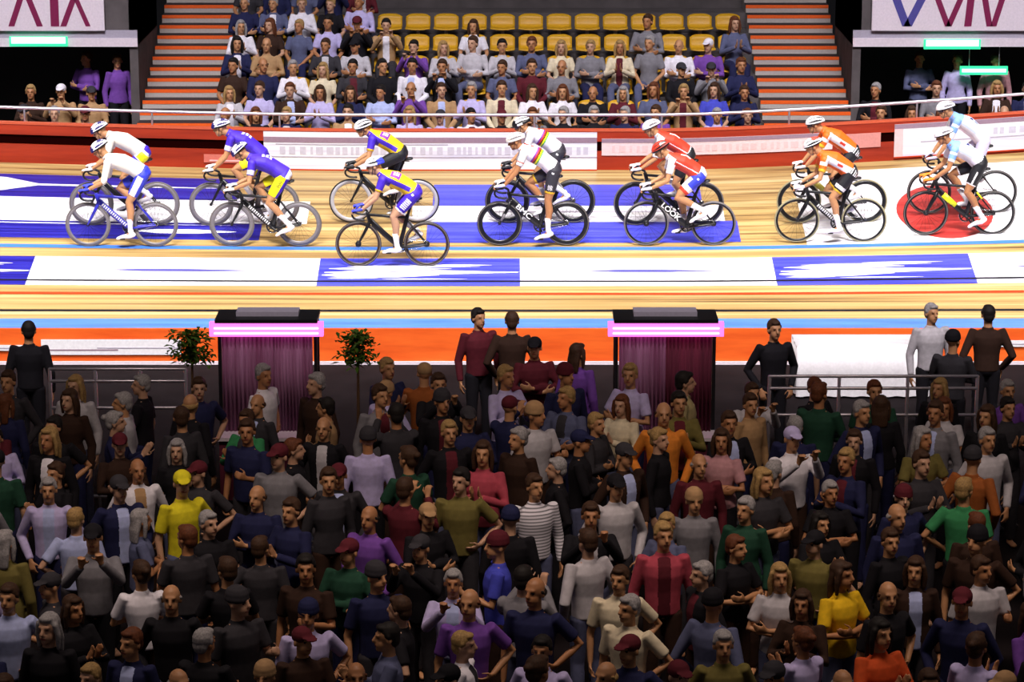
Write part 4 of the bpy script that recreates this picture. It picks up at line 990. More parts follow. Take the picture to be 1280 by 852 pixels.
    for q, sg in ((-1, 1), (1, -1)):
        pd = Vector((-cos(th) * CR * sg, 0, -sin(th) * CR * sg)); bm = bmesh.new()
        tube(bm, [BB + Vector((0, q * 0.060, 0)), BB + pd + Vector((0, q * 0.066, 0))], [(0.009, 0.016), (0.008, 0.011)], side=(0, 1, 0), n=8); ca = bm_obj('crank_arm', bm, G_BLACK, r)
        bm = bmesh.new(); p = BB + pd + Vector((0, q * 0.105, 0)); box(bm, (p.x - 0.038, p.y - 0.032, p.z - 0.009), (p.x + 0.038, p.y + 0.032, p.z + 0.009)); tube(bm, [p - Vector((0, q * .04, 0)), p], 0.006, n=6); bm_obj('pedal', bm, G_BLACK, ca)
    d = (BB - hb).normalized(); mid = hb.lerp(BB, .44) + Vector((0, 0, 0.012))
    if letter:
        T = text_mesh(letter[0], letter[1]); ang = atan2(d.z, d.x)
        M = Matrix.Translation(mid + Vector((0, -0.0265, 0))) @ Matrix.Rotation(-ang, 4, 'Y') @ Matrix.Rotation(pi / 2, 4, 'X') @ Matrix.Diagonal((letter[2], 1, 1, 1))
        T.transform(M); link('lettering', T, fr, [letter[3]])
    if accent:
        for (t0, t1, m_, style) in accent:
            bm = bmesh.new()
            if style == 'bars':     # narrow print bars along the down tube
                t = t0; rr = random.Random(3)
                while t < t1:
                    p0, p1 = hb.lerp(BB, t) + Vector((0, 0, .016)), hb.lerp(BB, t + .035) + Vector((0, 0, .016)); tube(bm, [p0 + Vector((0, -0.0225, 0)), p1 + Vector((0, -0.0225, 0))], [(0.003, 0.026)] * 2, side=(0, 1, 0), n=6, cap=0); t += .06
                bm_obj('lettering', bm, m_, fr)
            elif style == 'wrap':
                p0, p1 = hb.lerp(BB, t0) + Vector((0, 0, .014)), hb.lerp(BB, t1) + Vector((0, 0, .012)); tube(bm, [p0, p1], [(0.0245, 0.045)] * 2, side=(0, 1, 0), n=14, cap=0.05); bm_obj('paint_panel', bm, m_, fr)
            elif style == 'stay':
                a_, b_ = sc + Vector((0.01, -.012, -0.10)), Vector((XR, -0.06, ZW)); tube(bm, [a_.lerp(b_, t0), a_.lerp(b_, t1)], [0.0155, 0.0135], n=8, cap=.1); bm_obj('paint_panel', bm, m_, fr)
            elif style == 'fork':
                a_, b_ = Vector((-0.375, -0.048, 0.56)), Vector((XF, -0.052, ZW)); tube(bm, [a_.lerp(b_, t0), a_.lerp(b_, t1)], [(0.011, .019), (.010, .016)], side=(0, 1, 0), n=8, cap=.1); bm_obj('paint_panel', bm, m_, fr)
    return r

# ------------------------------------------------------------------ riders
def rider(loc, label, hip, sho, hel, crank, jersey, shorts, glove, helm, shoe=None, sock=None, skin=0, pitch=20, yaw=0, hem=None, patch_m=None, lens=False, hand=(-0.515, 0.862), sleeve=0.62, strap=True, barz=0.0, roll=0):
    """hip, sho, hel: (x, z) of hip joint, shoulder joint and skull centre in the bicycle's frame; jersey(t, y, n, arm, side) and shorts(t, y, n, seg) -> colour index"""
    H = Vector((hip[0], 0, hip[1])); Sh = Vector((sho[0], 0, sho[1])); ax = (Sh - H); L = ax.length; a = ax.normalized(); nrm = Vector((0, 1, 0)).cross(a); nrm = nrm if nrm.z > 0 else -nrm
    r = None
    tp = [H - a * 0.06 - nrm * 0.005, H + nrm * 0.012, H.lerp(Sh, .33) + nrm * 0.040, H.lerp(Sh, .66) + nrm * 0.052, H.lerp(Sh, .92) + nrm * 0.030, Sh + a * 0.05 + nrm * 0.03]
    tr = [(0.122, 0.092), (0.162, 0.118), (0.144, 0.110), (0.165, 0.120), (0.172, 0.100), (0.105, 0.062)]
    neckb = Sh + a * 0.05 + nrm * 0.035; hc = Vector((hel[0], 0, hel[1]))
    R = Matrix.Rotation(radians(yaw), 3, 'Z') @ Matrix.Rotation(radians(-pitch), 3, 'Y') @ Matrix.Rotation(-pi / 2, 3, 'Z')     # face (-Y) turned to -X, chin down
    arms = []
    for q in (-1, 1):
        s_ = Sh + Vector((0, q * 0.175, 0)) - nrm * 0.0; w_ = Vector((hand[0] + 0.085, q * 0.203, hand[1] + 0.035 + barz)); e_ = ik(s_, w_, 0.285, 0.255, (0.55, q * 0.55, -0.75)); arms.append((s_, e_, w_, q))
    legs = []
    for q, sg in ((-1, 1), (1, -1)):
        pd = BB + Vector((-cos(crank) * CR * sg, q * 0.108, -sin(crank) * CR * sg)); down = 0.5 + 0.5 * sin(crank) * sg; back = 0.5 - 0.5 * cos(crank) * sg
        tilt = radians(14 + 22 * back + 6 * (1 - down))
        ank = pd + Vector((0.125 * cos(tilt) + 0.0, -q * 0.008, 0.062 + 0.155 * sin(tilt)))
        hj = H + Vector((0, q * 0.088, -0.015)); kn = ik(hj, ank, 0.435, 0.430, (-1, q * 0.10, 0.4)); legs.append((hj, kn, ank, pd, q, tilt))
    bm = bmesh.new(); head_shapes(bm, hc, R, 1.0)
    tube(bm, [neckb - a * 0.04, neckb.lerp(hc + R @ Vector((0, .03, -.05)), .5), hc + R @ Vector((0, 0.02, -0.05))], [0.068, 0.056, 0.056], n=12)
    tube(bm, tp, [(p[0] - .008, p[1] - .008) for p in tr], side=(0, 1, 0), n=16)
    for s_, e_, w_, q in arms:
        tube(bm, [s_, s_.lerp(e_, .5), e_, e_.lerp(w_, .35), w_], [0.052, 0.043, 0.036, 0.037, 0.025], n=10)
    def hands(b_, fat):
        for s_, e_, w_, q in arms:
            hub = Vector((hand[0] - 0.035, q * 0.205, hand[1] - 0.028 + barz))       # middle of the gripped bend
            pc = Vector((hand[0] + 0.005, q * 0.203, hand[1] + 0.022 + barz))
            tube(b_, [w_, w_.lerp(pc, .6), pc, pc + Vector((-0.038, 0, -0.004))], [(0.026 + fat, .019 + fat), (0.038 + fat, 0.019 + fat), (0.040 + fat, 0.017 + fat), (.038 + fat, .013 + fat)], side=(0, 1, 0), n=10)
            for i in range(4):
                yy = q * (0.203) + (-0.030 + 0.020 * i); L_ = (0.9, 1.0, 0.96, 0.8)[i if q > 0 else 3 - i]
                k0 = pc + Vector((-0.036, yy - q * .203, -0.002)); k1 = k0 + Vector((-0.036, 0, -0.012)) * L_; k2 = k1 + Vector((-0.010, 0, -0.032)) * L_; k3 = k2 + Vector((0.020, 0, -0.018)) * L_
                if fat > 0.002: tube(b_, [k0, k1], [0.0105 + fat, 0.0095 + fat], n=7)
                else: tube(b_, [k0, k1, k2, k3], [0.010, 0.0095, 0.009, 0.008], n=7)
            t0 = pc + Vector((0.01, -q * 0.030, -0.006)); tube(b_, [t0, t0 + Vector((-0.028, -q * 0.012, -0.022)), t0 + Vector((-0.046, -q * 0.002, -0.044))], [0.012 + fat, 0.011 + fat, 0.009 + fat * .5], n=7)
    hands(bm, 0.0)
    for hj, kn, ank, pd, q, tl in legs:
        cal = kn.lerp(ank, .32) + Vector((0.018, 0, 0))
        tube(bm, [hj, hj.lerp(kn, .45) + nrm * 0.0, hj.lerp(kn, .85), kn, cal, kn.lerp(ank, .75), ank], [0.088, 0.084, 0.062, 0.056, 0.057, 0.038, 0.033], n=12)
        tube(bm, [ank + Vector((0.01, 0, -.02)), pd + Vector((0.02, 0, .032))], [(0.022, .022), (.022, .012)], side=(0, 1, 0), n=8, cap=.2)
    fp = face_paint(hc, R)
    body = fuse(bm, 0.0085, 1, fp)
    r = link('cyclist', body, None, [SKINS[skin], M_EYE, M_LIP]); r.location = loc
    tag(r, label, 'person', 'racing cyclists on the track')
    # jersey
    bm = bmesh.new(); g = 0.007
    tj = [H + nrm * 0.012 + a * .03] + tp[2:]; rj = [(tr[1][0], tr[1][1])] + tr[2:]
    tube(bm, tj, [(p[0] + g, p[1] + g) for p in rj], side=(0, 1, 0), n=20, cap=0.35)
    tube(bm, [neckb - a * .03, neckb.lerp(hc, .30)], [0.078, 0.064], n=12, cap=0.1)
    for s_, e_, w_, q in arms:
        fe = s_.lerp(e_, min(1, sleeve)); pts_ = [s_ - a * .02, s_, fe]; ell(bm, s_, (0.066, 0.064, 0.064)); rd = [0.066, 0.063, 0.054]
        if sleeve > 1: pts_ = [s_ - a * .02, s_, e_, e_.lerp(w_, sleeve - 1)]; rd = [0.064, 0.061, 0.046, 0.042]
        tube(bm, pts_, rd, n=12, cap=0.15)
    def jp(c, n):
        c = Vector(c); c2 = Vector((c.x, 0, c.z)); t = (c2 - H).dot(a) / L; nn = (c2 - H - a * (t * L)).dot(nrm) - 0.035
        arm = -1.0
        for s_, e_, w_, q in arms:
            if c.y * q > 0.13:
                sg = e_ - s_; u = (c - s_).dot(sg) / sg.length_squared; dd = (c - s_ - sg * u).length
                if u > 0.12 and dd < 0.085: arm = u
        return jersey(t, c.y, nn, arm)
    jm = fuse(bm, 0.0080, 2, jp)
    mats = jersey.mats; jo = link('jersey', jm, r, mats)
    # shorts
    bm = bmesh.new(); g = 0.006
    tube(bm, [H - a * 0.07 - nrm * .01, H + nrm * .012, H.lerp(Sh, .20) + nrm * .028], [(0.118 + g, .085 + g), (0.162 + g, .118 + g), (0.147 + g, 0.109 + g)], side=(0, 1, 0), n=18, cap=.4)
    for hj, kn, ank, pd, q, tl in legs:
        tube(bm, [hj, hj.lerp(kn, .45), hj.lerp(kn, .74)], [0.098, 0.093, 0.077], n=14, cap=.08); ell(bm, hj, (0.101, 0.101, 0.101))
    def shp(c, n):
        c = Vector(c); q = -1 if c.y < 0 else 1; hj, kn = legs[0][:2] if q < 0 else legs[1][:2]; sg = kn - hj; u = (c - hj).dot(sg) / sg.length_squared; off = c - hj - sg * u
        up = sg.normalized().cross(Vector((0, 1, 0))); up = up if up.z > 0 else -up
        return shorts(u, q * (c.y - hj.y), off.dot(up), q)
    so = link('shorts', fuse(bm, 0.0080, 2, shp), r, shorts.mats)
    for hj, kn, ank, pd, q, tl in legs:
        bm = bmesh.new(); tube(bm, [kn.lerp(ank, .58), kn.lerp(ank, .8), ank, ank + Vector((.005, 0, -.03))], [0.048, 0.041, 0.037, 0.036], n=12, cap=.1); bm_obj('sock', bm, sock or K_WHITE, r, True)
        bm = bmesh.new(); d = Vector((-cos(tl), 0, -sin(tl))); up = Vector((-sin(tl), 0, cos(tl))); up = up if up.z > 0 else -up
        hl = ank + Vector((0.018, 0, 0)) - up * 0.062; toe = pd + up * 0.030 + d * 0.075
        tube(bm, [hl - d * 0.015, hl + d * .05, hl.lerp(toe, .6) + up * .008, toe - d * .02, toe], [(0.030, 0.034), (0.033, 0.040), (0.040, 0.032), (0.040, 0.024), (0.030, 0.018)], side=(0, 1, 0), n=12)
        tube(bm, [ank + Vector((0, 0, .012)), hl + d * .02 + up * .02], [0.042, 0.040], n=10); sm = fuse(bm, 0.008, 1, lambda c, n: 0); link('shoe', sm, r, [shoe or K_WHITE])
    for A_ in list(arms):
        keep = arms[:]; arms[:] = [A_]; bm = bmesh.new(); hands(bm, 0.0035); link('glove', fuse(bm, 0.007, 1), r, [glove]); arms[:] = keep
    # helmet: vented shell
    def HP(x, y, z): return hc + R @ Vector((x, y, z))
    bm = bmesh.new(); NU, NV = 40, 28; g2 = []; inn = []
    for i in range(NU + 1):
        u = 2 * pi * i / NU; row = []; ro2 = []
        for j in range(NV + 1):
            v = (pi / 2) * 1.06 * j / NV
            x = sin(v) * sin(u); y = -sin(v) * cos(u); z = cos(v)
            X, Y, Z = 0.098 * x, (0.142 if y < 0 else 0.152) * y + 0.012, 0.108 * z + 0.032
            lat = x / max(0.25, sqrt(max(0, 1 - y * y))) 
            gr = abs(((math.asin(max(-1, min(1, lat))) / 0.60) + 0.5) % 1 - 0.5)
            ven = gr < 0.24 and -0.80 < y < 0.85 and z > 0.22
            k = 0.90 if ven else 1.0
            row.append((bm.verts.new(HP(X * k, Y * k, 0.02 + (Z - 0.02) * k)), ven, y, z, lat)); ro2.append(bm.verts.new(HP(X * .84, Y * .84, 0.02 + (Z - 0.02) * .82)))
        g2.append(row); inn.append(ro2)
    for i in range(NU):
        for j in range(NV):
            if j == 0: vsx = (g2[i][0][0], g2[i][1][0], g2[i + 1][1][0]); 
            else: vsx = (g2[i][j][0], g2[i][j + 1][0], g2[i + 1][j + 1][0], g2[i + 1][j][0])
            f = bm.faces.new(vsx); q = g2[i][j]; f.material_index = helm.fn(q[1], q[2], q[3], q[4]); f.smooth = True
        f = bm.faces.new((g2[i][NV][0], inn[i][NV], inn[i + 1][NV], g2[i + 1][NV][0])); f.material_index = 1
    ho = bm_obj('helmet', bm, helm.mats, r)
    if strap:
        bm = bmesh.new()
        for q in (-1, 1): tube(bm, [HP(q * .082, -0.01, 0.02), HP(q * .070, -0.035, -0.06), HP(q * .02, -0.055, -0.118)], (0.0045), n=6)
        bm_obj('strap', bm, G_BLACK, ho)
    if lens:
        bm = bmesh.new(); pl = [HP(0.088 * sin(t), -0.012 - 0.092 * cos(t), 0.010) for t in [radians(-72 + 12 * i) for i in range(13)]]; tube(bm, pl, [(0.005, 0.018)] * 13, side=R @ Vector((1, 0, 0)), n=8); bm_obj('sunglasses', bm, lens, r)
    if patch_m:
        pass
    return r

K_WHITE = mat('white_stretch_cloth', (0.84, 0.82, 0.86), 0.6, noise=.04); K_IVORY = mat('ivory_stretch_cloth', (0.78, 0.74, 0.68), 0.7, noise=.04); K_VIOLET = mat('violet_blue_cloth', (0.055, 0.018, 0.50), 0.6, noise=.08); K_BLUE = mat('royal_blue_cloth', (0.035, 0.05, 0.60), 0.55, noise=.08)
K_YELLOW = mat('yellow_stretch_cloth', (0.90, 0.62, 0.01), 0.55, noise=.05); K_NEON = mat('neon_yellow_cloth', (0.90, 0.85, 0.01), 0.55, noise=.05); K_BLACK = mat('black_stretch_cloth', (0.010, 0.010, 0.014), 0.6); K_CHAR = mat('charcoal_stretch_cloth', (0.032, 0.030, 0.042), 0.6)
K_RED = mat('red_stretch_cloth', (0.62, 0.045, 0.020), 0.55, noise=.06); K_ORANGE = mat('orange_stretch_cloth', (0.88, 0.13, 0.008), 0.55, noise=.06); K_PALE = mat('pale_blue_white_cloth', (0.62, 0.70, 0.88), 0.6, noise=.05); K_SKY = mat('sky_blue_print', (0.22, 0.40, 0.85), 0.6)
K_PURPLE = mat('purple_print', (0.22, 0.03, 0.34), 0.6); K_GREEN = mat('green_print', (0.05, 0.40, 0.08), 0.6); K_GOLD = mat('gold_print', (0.70, 0.42, 0.02), 0.6); K_NAVY = mat('navy_print_cloth', (0.02, 0.015, 0.14), 0.6)
K_LAV = mat('lavender_white_cloth', (0.66, 0.62, 0.84), 0.6); K_OGLOVE = mat('orange_glove_cloth', (0.85, 0.22, 0.01), 0.6)
def fnm(mats):
    def d(f): f.mats = mats; return f
    return d
def plain(m):
    @fnm([m])
    def f(*a): return 0
    return f
class Helm:
    def __init__(s, mats, fn): s.mats = mats; s.fn = fn
HW = lambda v, y, z, l: 1 if v else 0
h_white = Helm([K_WHITE, G_BLACK], HW)
h_navy = Helm([K_WHITE, G_BLACK, K_NAVY], lambda v, y, z, l: 2 if (y < -0.62 and z < 0.75) or (v and y > -0.3) or (0.2 < y < 0.55 and abs(l) < .7 and z > .4 and not v) else (1 if z < 0.10 else 0))
h_blueback = Helm([K_WHITE, G_BLACK, K_BLUE], lambda v, y, z, l: 1 if v and y < .3 else (2 if y > 0.25 and z < 0.75 else 0))
h_stripe = Helm([K_WHITE, G_BLACK], lambda v, y, z, l: 1 if v or z < .06 else 0)
h_blackw = Helm([K_WHITE, G_BLACK], lambda v, y, z, l: 1 if (v or y < -0.55 or (z < 0.35 and y > 0)) else 0)
h_cream = Helm([K_IVORY, G_GREY, G_BLACK], lambda v, y, z, l: 1 if v else 0)
h_red = Helm([K_RED, G_BLACK, K_WHITE], lambda v, y, z, l: 1 if (v or z < 0.18) else (2 if abs(l) > .5 and z > .5 and y > 0 else 0))
h_plainw = Helm([K_WHITE, G_BLACK, G_GREY], lambda v, y, z, l: 2 if v and y > -.2 else (1 if z < 0.04 else 0))
h_redtop = Helm([K_WHITE, G_BLACK, K_RED], lambda v, y, z, l: 2 if (y > 0.0 and z > 0.62) else (1 if v or z < .1 else 0))
# jersey patterns: t runs from hip (0) to shoulder (1); n is height above the torso's axis
@fnm([K_IVORY, M_MAUVEGREY])
def j_ivory(t, y, n, arm): return 1 if (arm < 0 and n > .07 and .60 < t < .72 and int(t * 90) % 4 == 0 and abs(y) < .07) else 0
@fnm([K_VIOLET, K_WHITE, K_LAV])
def j_violet(t, y, n, arm):
    if arm < 0 and n > 0.06 and .52 < t < .84 and abs(y + 0.02) < .075 and (int((t - .52) * 26) % 3 != 2) and int(abs(y) * 60) % 3 != 2: return 1
    if arm > 0.35 and arm < .6 and abs(y) > .2: return 2
    return 0
@fnm([K_YELLOW, K_VIOLET, K_PURPLE, K_WHITE, K_GOLD])
def j_yellow(t, y, n, arm):
    if arm > 0.85 * .62 and arm > .52: return 4
    if arm > 0: return 1
    if n > 0.03 and .56 < t < .86 and -.155 < y < -.015: return 3 if (.62 < t < .81 and -.125 < y < -.05 and int(t * 42) % 3 != 0) else 2
    if n < 0.035 and (t > .15): return 1 if n > -0.035 or t > .75 else 0
    return 0
@fnm([K_WHITE, K_BLUE, K_RED, G_BLACK, K_NEON, K_GREEN, K_PURPLE])
def j_rainbow(t, y, n, arm):
    if arm > 0: return 2 if .40 < arm < .46 and abs(y) > .2 else 0
    q = t + 0.0 * n
    for i, (lo, hi, m) in enumerate(((.52, .555, 5), (.555, .60, 4), (.60, .632, 3), (.632, .68, 2), (.68, .725, 6))):
        if lo < q < hi: return m
    if n > .07 and .83 < t < .92 and abs(y) < .05: return 2
    return 0
@fnm([K_RED, K_WHITE, M_BAR_DARK])
def j_red(t, y, n, arm):
    if arm > 0 or (t > .93 and n < .03): return 1
    if n > 0.055 and .50 < t < .84 and abs(y + .05) < .020: return 1
    if abs(n - 0.0) < .007 and t < .9: return 1
    if t < .07: return 1
    return 0
@fnm([K_ORANGE, K_WHITE, K_GOLD, K_RED])
def j_orange(t, y, n, arm):
    if arm > .48: return 2
    if arm > 0.1: return 0 if y > 0 or arm > .3 else 1
    if n < 0.045 and n > -0.055 and .02 < t < .97:
        if .35 < t < .55 and abs(n) < .02: return 3
        return 1
    return 0
@fnm([K_PALE, K_SKY, K_NAVY, K_WHITE])
def j_pale(t, y, n, arm):
    if arm < 0 and n > 0.06 and .62 < t < .72 and -.10 < y < -.04: return 2
    if arm < 0 and n > 0.06 and .44 < t < .56 and -.10 < y < -.04 and int(t * 60) % 2: return 2
    if arm < 0 and t > .90: return 1
    if arm > .25 and arm < .5 and abs(y) > .19: return 1
    return 3 if n < -.02 else 0
# shorts patterns: u along the thigh, o outward from the thigh's centre, n upward
@fnm([K_BLUE, K_WHITE])
def s_bluewhite(u, o, n, q): return 1 if (o > 0.02 and abs(n - .01) < .045 and u > .02) else 0
@fnm([K_VIOLET, K_WHITE, K_NEON])
def s_patch(u, o, n, q): return 2 if (-.12 < u < .16 and o > .0 and n < .06) else (1 if o > .0 and u > -.2 and u < .18 else 0)
@fnm([K_NEON, K_VIOLET, K_BLACK, K_WHITE])
def s_neon(u, o, n, q):
    if u < -0.02: return 1 if n > -.02 else 3
    if n < -0.045: return 1
    if o > .04 and .15 < u < .42 and abs(n) < .012 + .02 * abs(sin(u * 40)) and int(u * 60) % 2: return 2
    return 0
@fnm([K_VIOLET, K_WHITE])
def s_violet(u, o, n, q):
    if u > .68: return 1
    return 1 if (o > .02 and .22 < u < .60 and abs(n) < .045 and int((u) * 45) % 3) else (1 if o > .03 and abs(u - .02) < .035 and abs(n - .02) < .02 else 0)
@fnm([K_CHAR, K_GOLD, K_WHITE])
def s_char(u, o, n, q): return 1 if u > .675 else (2 if (o > .03 and .45 < u < .62 and abs(n - .01) < .035 and int((u + n) * 55) % 2) or (o > .04 and abs(u - .05) < .03 and abs(n - .01) < .018) else 0)
@fnm([K_BLUE, K_WHITE, K_RED])
def s_blueflag(u, o, n, q): return 2 if u > .63 else (1 if (u > .46 or (o > .03 and abs(u - .08) < .03 and abs(n) < .018) or (n > .05 and u > .2) or u < -.18) else 0)
@fnm([K_NAVY, K_WHITE, K_GOLD, K_BLACK])
def s_hems(u, o, n, q): return 2 if .68 < u else (3 if .62 < u < .68 else (1 if .50 < u < .62 and o > -.02 else (1 if (u < -.02 and o > .02 and int(n * 70) % 2) else 3)))
@fnm([K_BLACK, K_WHITE])
def s_blackline(u, o, n, q): return 1 if (o > .045 and .25 < u < .72 and abs(n - .01) < .012) or u > .70 else 0

WH = dict(
    grey=wheel_meshes(0.040, G_GREY, G_TYREG, None, 0.024), deepgrey=wheel_meshes(0.058, G_GREY, G_TYREG, None, 0.022), silver=wheel_meshes(0.055, G_SILVER, G_TYRE, None, 0.02),
    brown=wheel_meshes(0.034, G_BROWN, G_TYRE, G_TYREG, 0.042), black=wheel_meshes(0.062, G_BLACK, G_TYRE, G_TYREG, 0.022), blackdeep=wheel_meshes(0.058, G_BLACK, G_TYREG, None, 0.03),
    thin=wheel_meshes(0.030, G_BLACK, G_TYREG, G_GREY, 0.040), tan=wheel_meshes(0.034, G_BLACK, G_TAN, G_TAN, 0.024), tandeep=wheel_meshes(0.058, G_BLACK, G_TAN, None, 0.026), blk=wheel_meshes(0.030, G_BLACK, G_TYRE, G_TYREG, 0.036))
G_BLUEF = gloss('gloss_blue_frame', (0.03, 0.03, 0.42)); G_YELF = gloss('neon_yellow_frame_paint', (0.80, 0.85, 0.02)); G_WHITEF = gloss('gloss_white_frame_paint', (0.8, 0.8, 0.82)); G_GOLDF = gloss('olive_gold_frame_paint', (0.30, 0.26, 0.04))
G_SMOKE = gloss('smoked_lens', (0.03, 0.02, 0.03), 0.15)
def spot(fx, rx, gy):
    mx = (fx + rx) / 2; x = (mx - 640) / 84.0
    for _ in range(6): v = v_at(x, gy); x = (mx - 640) / pix(S(x, v) + Vector((0, 0, .33)))[2]
    P = S(x, v)
    return Vector((P.x, P.y, P.z + 0.002 + 0.0125 * 0.0))
RD = radians
DATA = [
 # fx, rx, ground, bike(label, dict), rider(label, dict)
 (109.3, 195.0, 308.3, ('blue track bicycle with white print on its frame, lower of the foremost pair', dict(frame_m=G_BLUEF, W=WH['grey'], accent=[(.12, .95, G_WHITEF, 'bars')])),
  ('cyclist in ivory jersey and blue shorts with white side stripe, leading, lower on track', dict(hip=(.335, 1.085), sho=(-.15, 1.275), hel=(-.285, 1.445), crank=RD(62), jersey=j_ivory, shorts=s_bluewhite, glove=K_BLUE, helm=h_navy, sleeve=1.05, pitch=34, sock=K_LAV))),
 (111.6, 199.7, 282.0, ('dark track bicycle with grey rims, upper of the foremost pair', dict(frame_m=G_BLACK, W=WH['deepgrey'])),
  ('cyclist in ivory jersey and violet shorts with yellow hip patch, leading, higher on track', dict(hip=(.30, 1.09), sho=(-.15, 1.31), hel=(-.335, 1.425), crank=RD(205), jersey=j_ivory, shorts=s_patch, glove=K_WHITE, helm=h_navy, pitch=30))),
 (289.7, 374.2, 307.8, ('black track bicycle with silver rims under the lower violet jersey rider', dict(frame_m=G_BLACK, W=WH['deepgrey'], accent=[(.2, .9, G_WHITEF, 'bars')])),
  ('cyclist in violet blue jersey with head lowered, lower of the two violet jersey riders', dict(hip=(.285, 1.065), sho=(-.165, 1.265), hel=(-.345, 1.40), crank=RD(150), jersey=j_violet, shorts=s_neon, glove=K_WHITE, helm=h_navy, pitch=42))),
 (263.4, 347.5, 282.6, ('black track bicycle with deep silver rims under the upper violet jersey rider', dict(frame_m=G_BLACK, W=WH['deepgrey'])),
  ('cyclist in violet blue jersey, head up, riding higher beside the neon yellow shorts rider', dict(hip=(.27, 1.07), sho=(-.16, 1.34), hel=(-.33, 1.485), crank=RD(-45), jersey=j_violet, shorts=s_neon, glove=K_WHITE, helm=h_navy, pitch=16))),
 (449.4, 532.0, 333.0, ('matt black track bicycle with dark brown rims, lowest on the banking', dict(frame_m=G_BLACK, W=WH['brown'])),
  ('cyclist in yellow jersey and violet blue shorts, lowest on the track', dict(hip=(.32, 1.09), sho=(-.125, 1.305), hel=(-.255, 1.475), crank=RD(22), jersey=j_yellow, shorts=s_violet, glove=K_BLUE, helm=h_blueback, pitch=12, skin=2, hand=(-.505, .845)))),
 (439.3, 521.5, 278.2, ('black track bicycle with bright silver rims behind the lowest rider', dict(frame_m=G_BLACK, W=WH['silver'], W2=WH['silver'])),
  ('cyclist in yellow jersey and black shorts with striped white helmet and sunglasses', dict(hip=(.245, 1.06), sho=(-.16, 1.295), hel=(-.31, 1.43), crank=RD(-82), jersey=j_yellow, shorts=plain(K_BLACK), glove=K_BLACK, helm=h_stripe, pitch=16, yaw=26, lens=G_SMOKE))),
 (622.0, 711.0, 306.8, ('black track bicycle lettered BMC with black deep rims', dict(frame_m=G_BLACK, W=WH['black'], letter=('BMC', 0.108, 1.3, G_WHITEF), dt=0.052, saddle_z=1.03, accent=[(.35, .8, G_GREY, 'fork'), (.45, .8, G_GREY, 'stay')])),
  ('cyclist in white rainbow striped jersey with plain cream helmet', dict(hip=(.30, 1.14), sho=(-.14, 1.39), hel=(-.265, 1.55), crank=RD(92), jersey=j_rainbow, shorts=s_char, glove=K_WHITE, helm=h_cream, pitch=18, skin=1, hand=(-.505, .885), barz=0.02))),
 (634.5, 716.0, 278.6, ('black deep rimmed track bicycle with grey stays, behind the lettered one', dict(frame_m=G_BLACK, W=WH['black'], accent=[(.05, .95, G_GREY, 'stay')])),
  ('cyclist in white rainbow striped jersey with black and white helmet, higher on track', dict(hip=(.265, 1.09), sho=(-.15, 1.335), hel=(-.285, 1.475), crank=RD(192), jersey=j_rainbow, shorts=s_char, glove=K_BLACK, helm=h_blackw, pitch=22, lens=G_SMOKE))),
 (807.5, 892.0, 306.8, ('black track bicycle lettered LOOK with thin black rims', dict(frame_m=G_BLACK, W=WH['thin'], letter=('LOOK', 0.108, 1.15, G_WHITEF), dt=0.052)),
  ('cyclist in red jersey, royal blue shorts and red helmet', dict(hip=(.265, 1.055), sho=(-.135, 1.275), hel=(-.29, 1.42), crank=RD(222), jersey=j_red, shorts=s_blueflag, glove=K_WHITE, helm=h_red, pitch=32))),
 (792.0, 880.0, 281.6, ('black deep rimmed track bicycle behind the one lettered LOOK', dict(frame_m=G_BLACK, W=WH['blackdeep'])),
  ('cyclist in red jersey with white sleeves, black shorts and plain white helmet', dict(hip=(.27, 1.07), sho=(-.14, 1.31), hel=(-.275, 1.465), crank=RD(125), jersey=j_red, shorts=plain(K_BLACK), glove=K_WHITE, helm=h_plainw, pitch=24, sleeve=.9))),
 (998.7, 1077.5, 303.0, ('black track bicycle with tan tyres under the lower orange jersey rider', dict(frame_m=G_BLACK, W=WH['tan'], accent=[(.3, .9, G_WHITEF, 'bars')])),
  ('cyclist in orange jersey, crouched low, with red topped white helmet', dict(hip=(.265, 1.05), sho=(-.13, 1.26), hel=(-.285, 1.43), crank=RD(48), jersey=j_orange, shorts=s_hems, glove=K_WHITE, helm=h_redtop, pitch=24, hand=(-.505, .84)))),
 (998.7, 1081.0, 278.8, ('black and olive gold track bicycle with tan deep rimmed wheels', dict(frame_m=G_BLACK, W=WH['tandeep'], accent=[(.15, .5, G_GOLDF, 'wrap')])),
  ('cyclist in orange jersey, sitting taller behind, with all white helmet', dict(hip=(.28, 1.08), sho=(-.12, 1.34), hel=(-.29, 1.485), crank=RD(205), jersey=j_orange, shorts=s_hems, glove=K_WHITE, helm=h_stripe, pitch=12, lens=G_SMOKE))),
 (1156.0, 1242.0, 293.8, ('black and neon yellow track bicycle, last in the line', dict(frame_m=G_BLACK, W=WH['blk'], accent=[(.18, .62, G_YELF, 'wrap'), (.05, .35, G_YELF, 'stay')])),
  ('cyclist in pale blue white jersey, black shorts and orange gloves', dict(hip=(.27, 1.08), sho=(-.13, 1.30), hel=(-.275, 1.48), crank=RD(130), jersey=j_pale, shorts=s_blackline, glove=K_OGLOVE, helm=h_plainw, pitch=20, skin=1, hand=(-.505, .85)))),
 (1161.0, 1244.0, 267.4, ('plain black track bicycle behind the neon yellow one', dict(frame_m=G_BLACK, W=WH['blk'])),
  ('cyclist in pale blue white jersey and whitish shorts, highest of the last pair', dict(hip=(.28, 1.12), sho=(-.14, 1.42), hel=(-.30, 1.575), crank=RD(60), jersey=j_pale, shorts=plain(K_LAV), glove=K_LAV, helm=h_plainw, pitch=16, sleeve=.9, lens=G_SMOKE))),
]
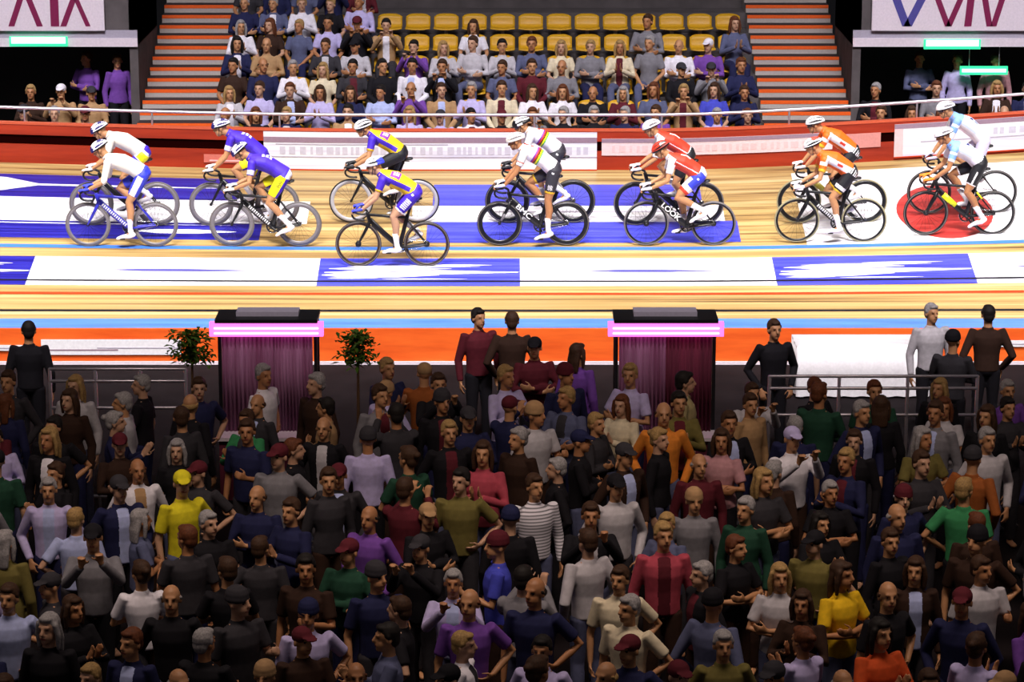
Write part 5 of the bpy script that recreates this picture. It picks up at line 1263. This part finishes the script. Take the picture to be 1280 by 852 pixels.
for (fx, rx, gy, (bl, bk), (rl, rk)) in DATA:
    P = spot(fx, rx, gy)
    bk = dict(bk); rk = dict(rk); bk['crank'] = rk['crank']; bk['bar_z'] = rk.get('barz', 0.0); bk.setdefault('saddle_z', rk['hip'][1] - 0.095)
    bike(P, bl, **bk); rider(P, rl, **rk)
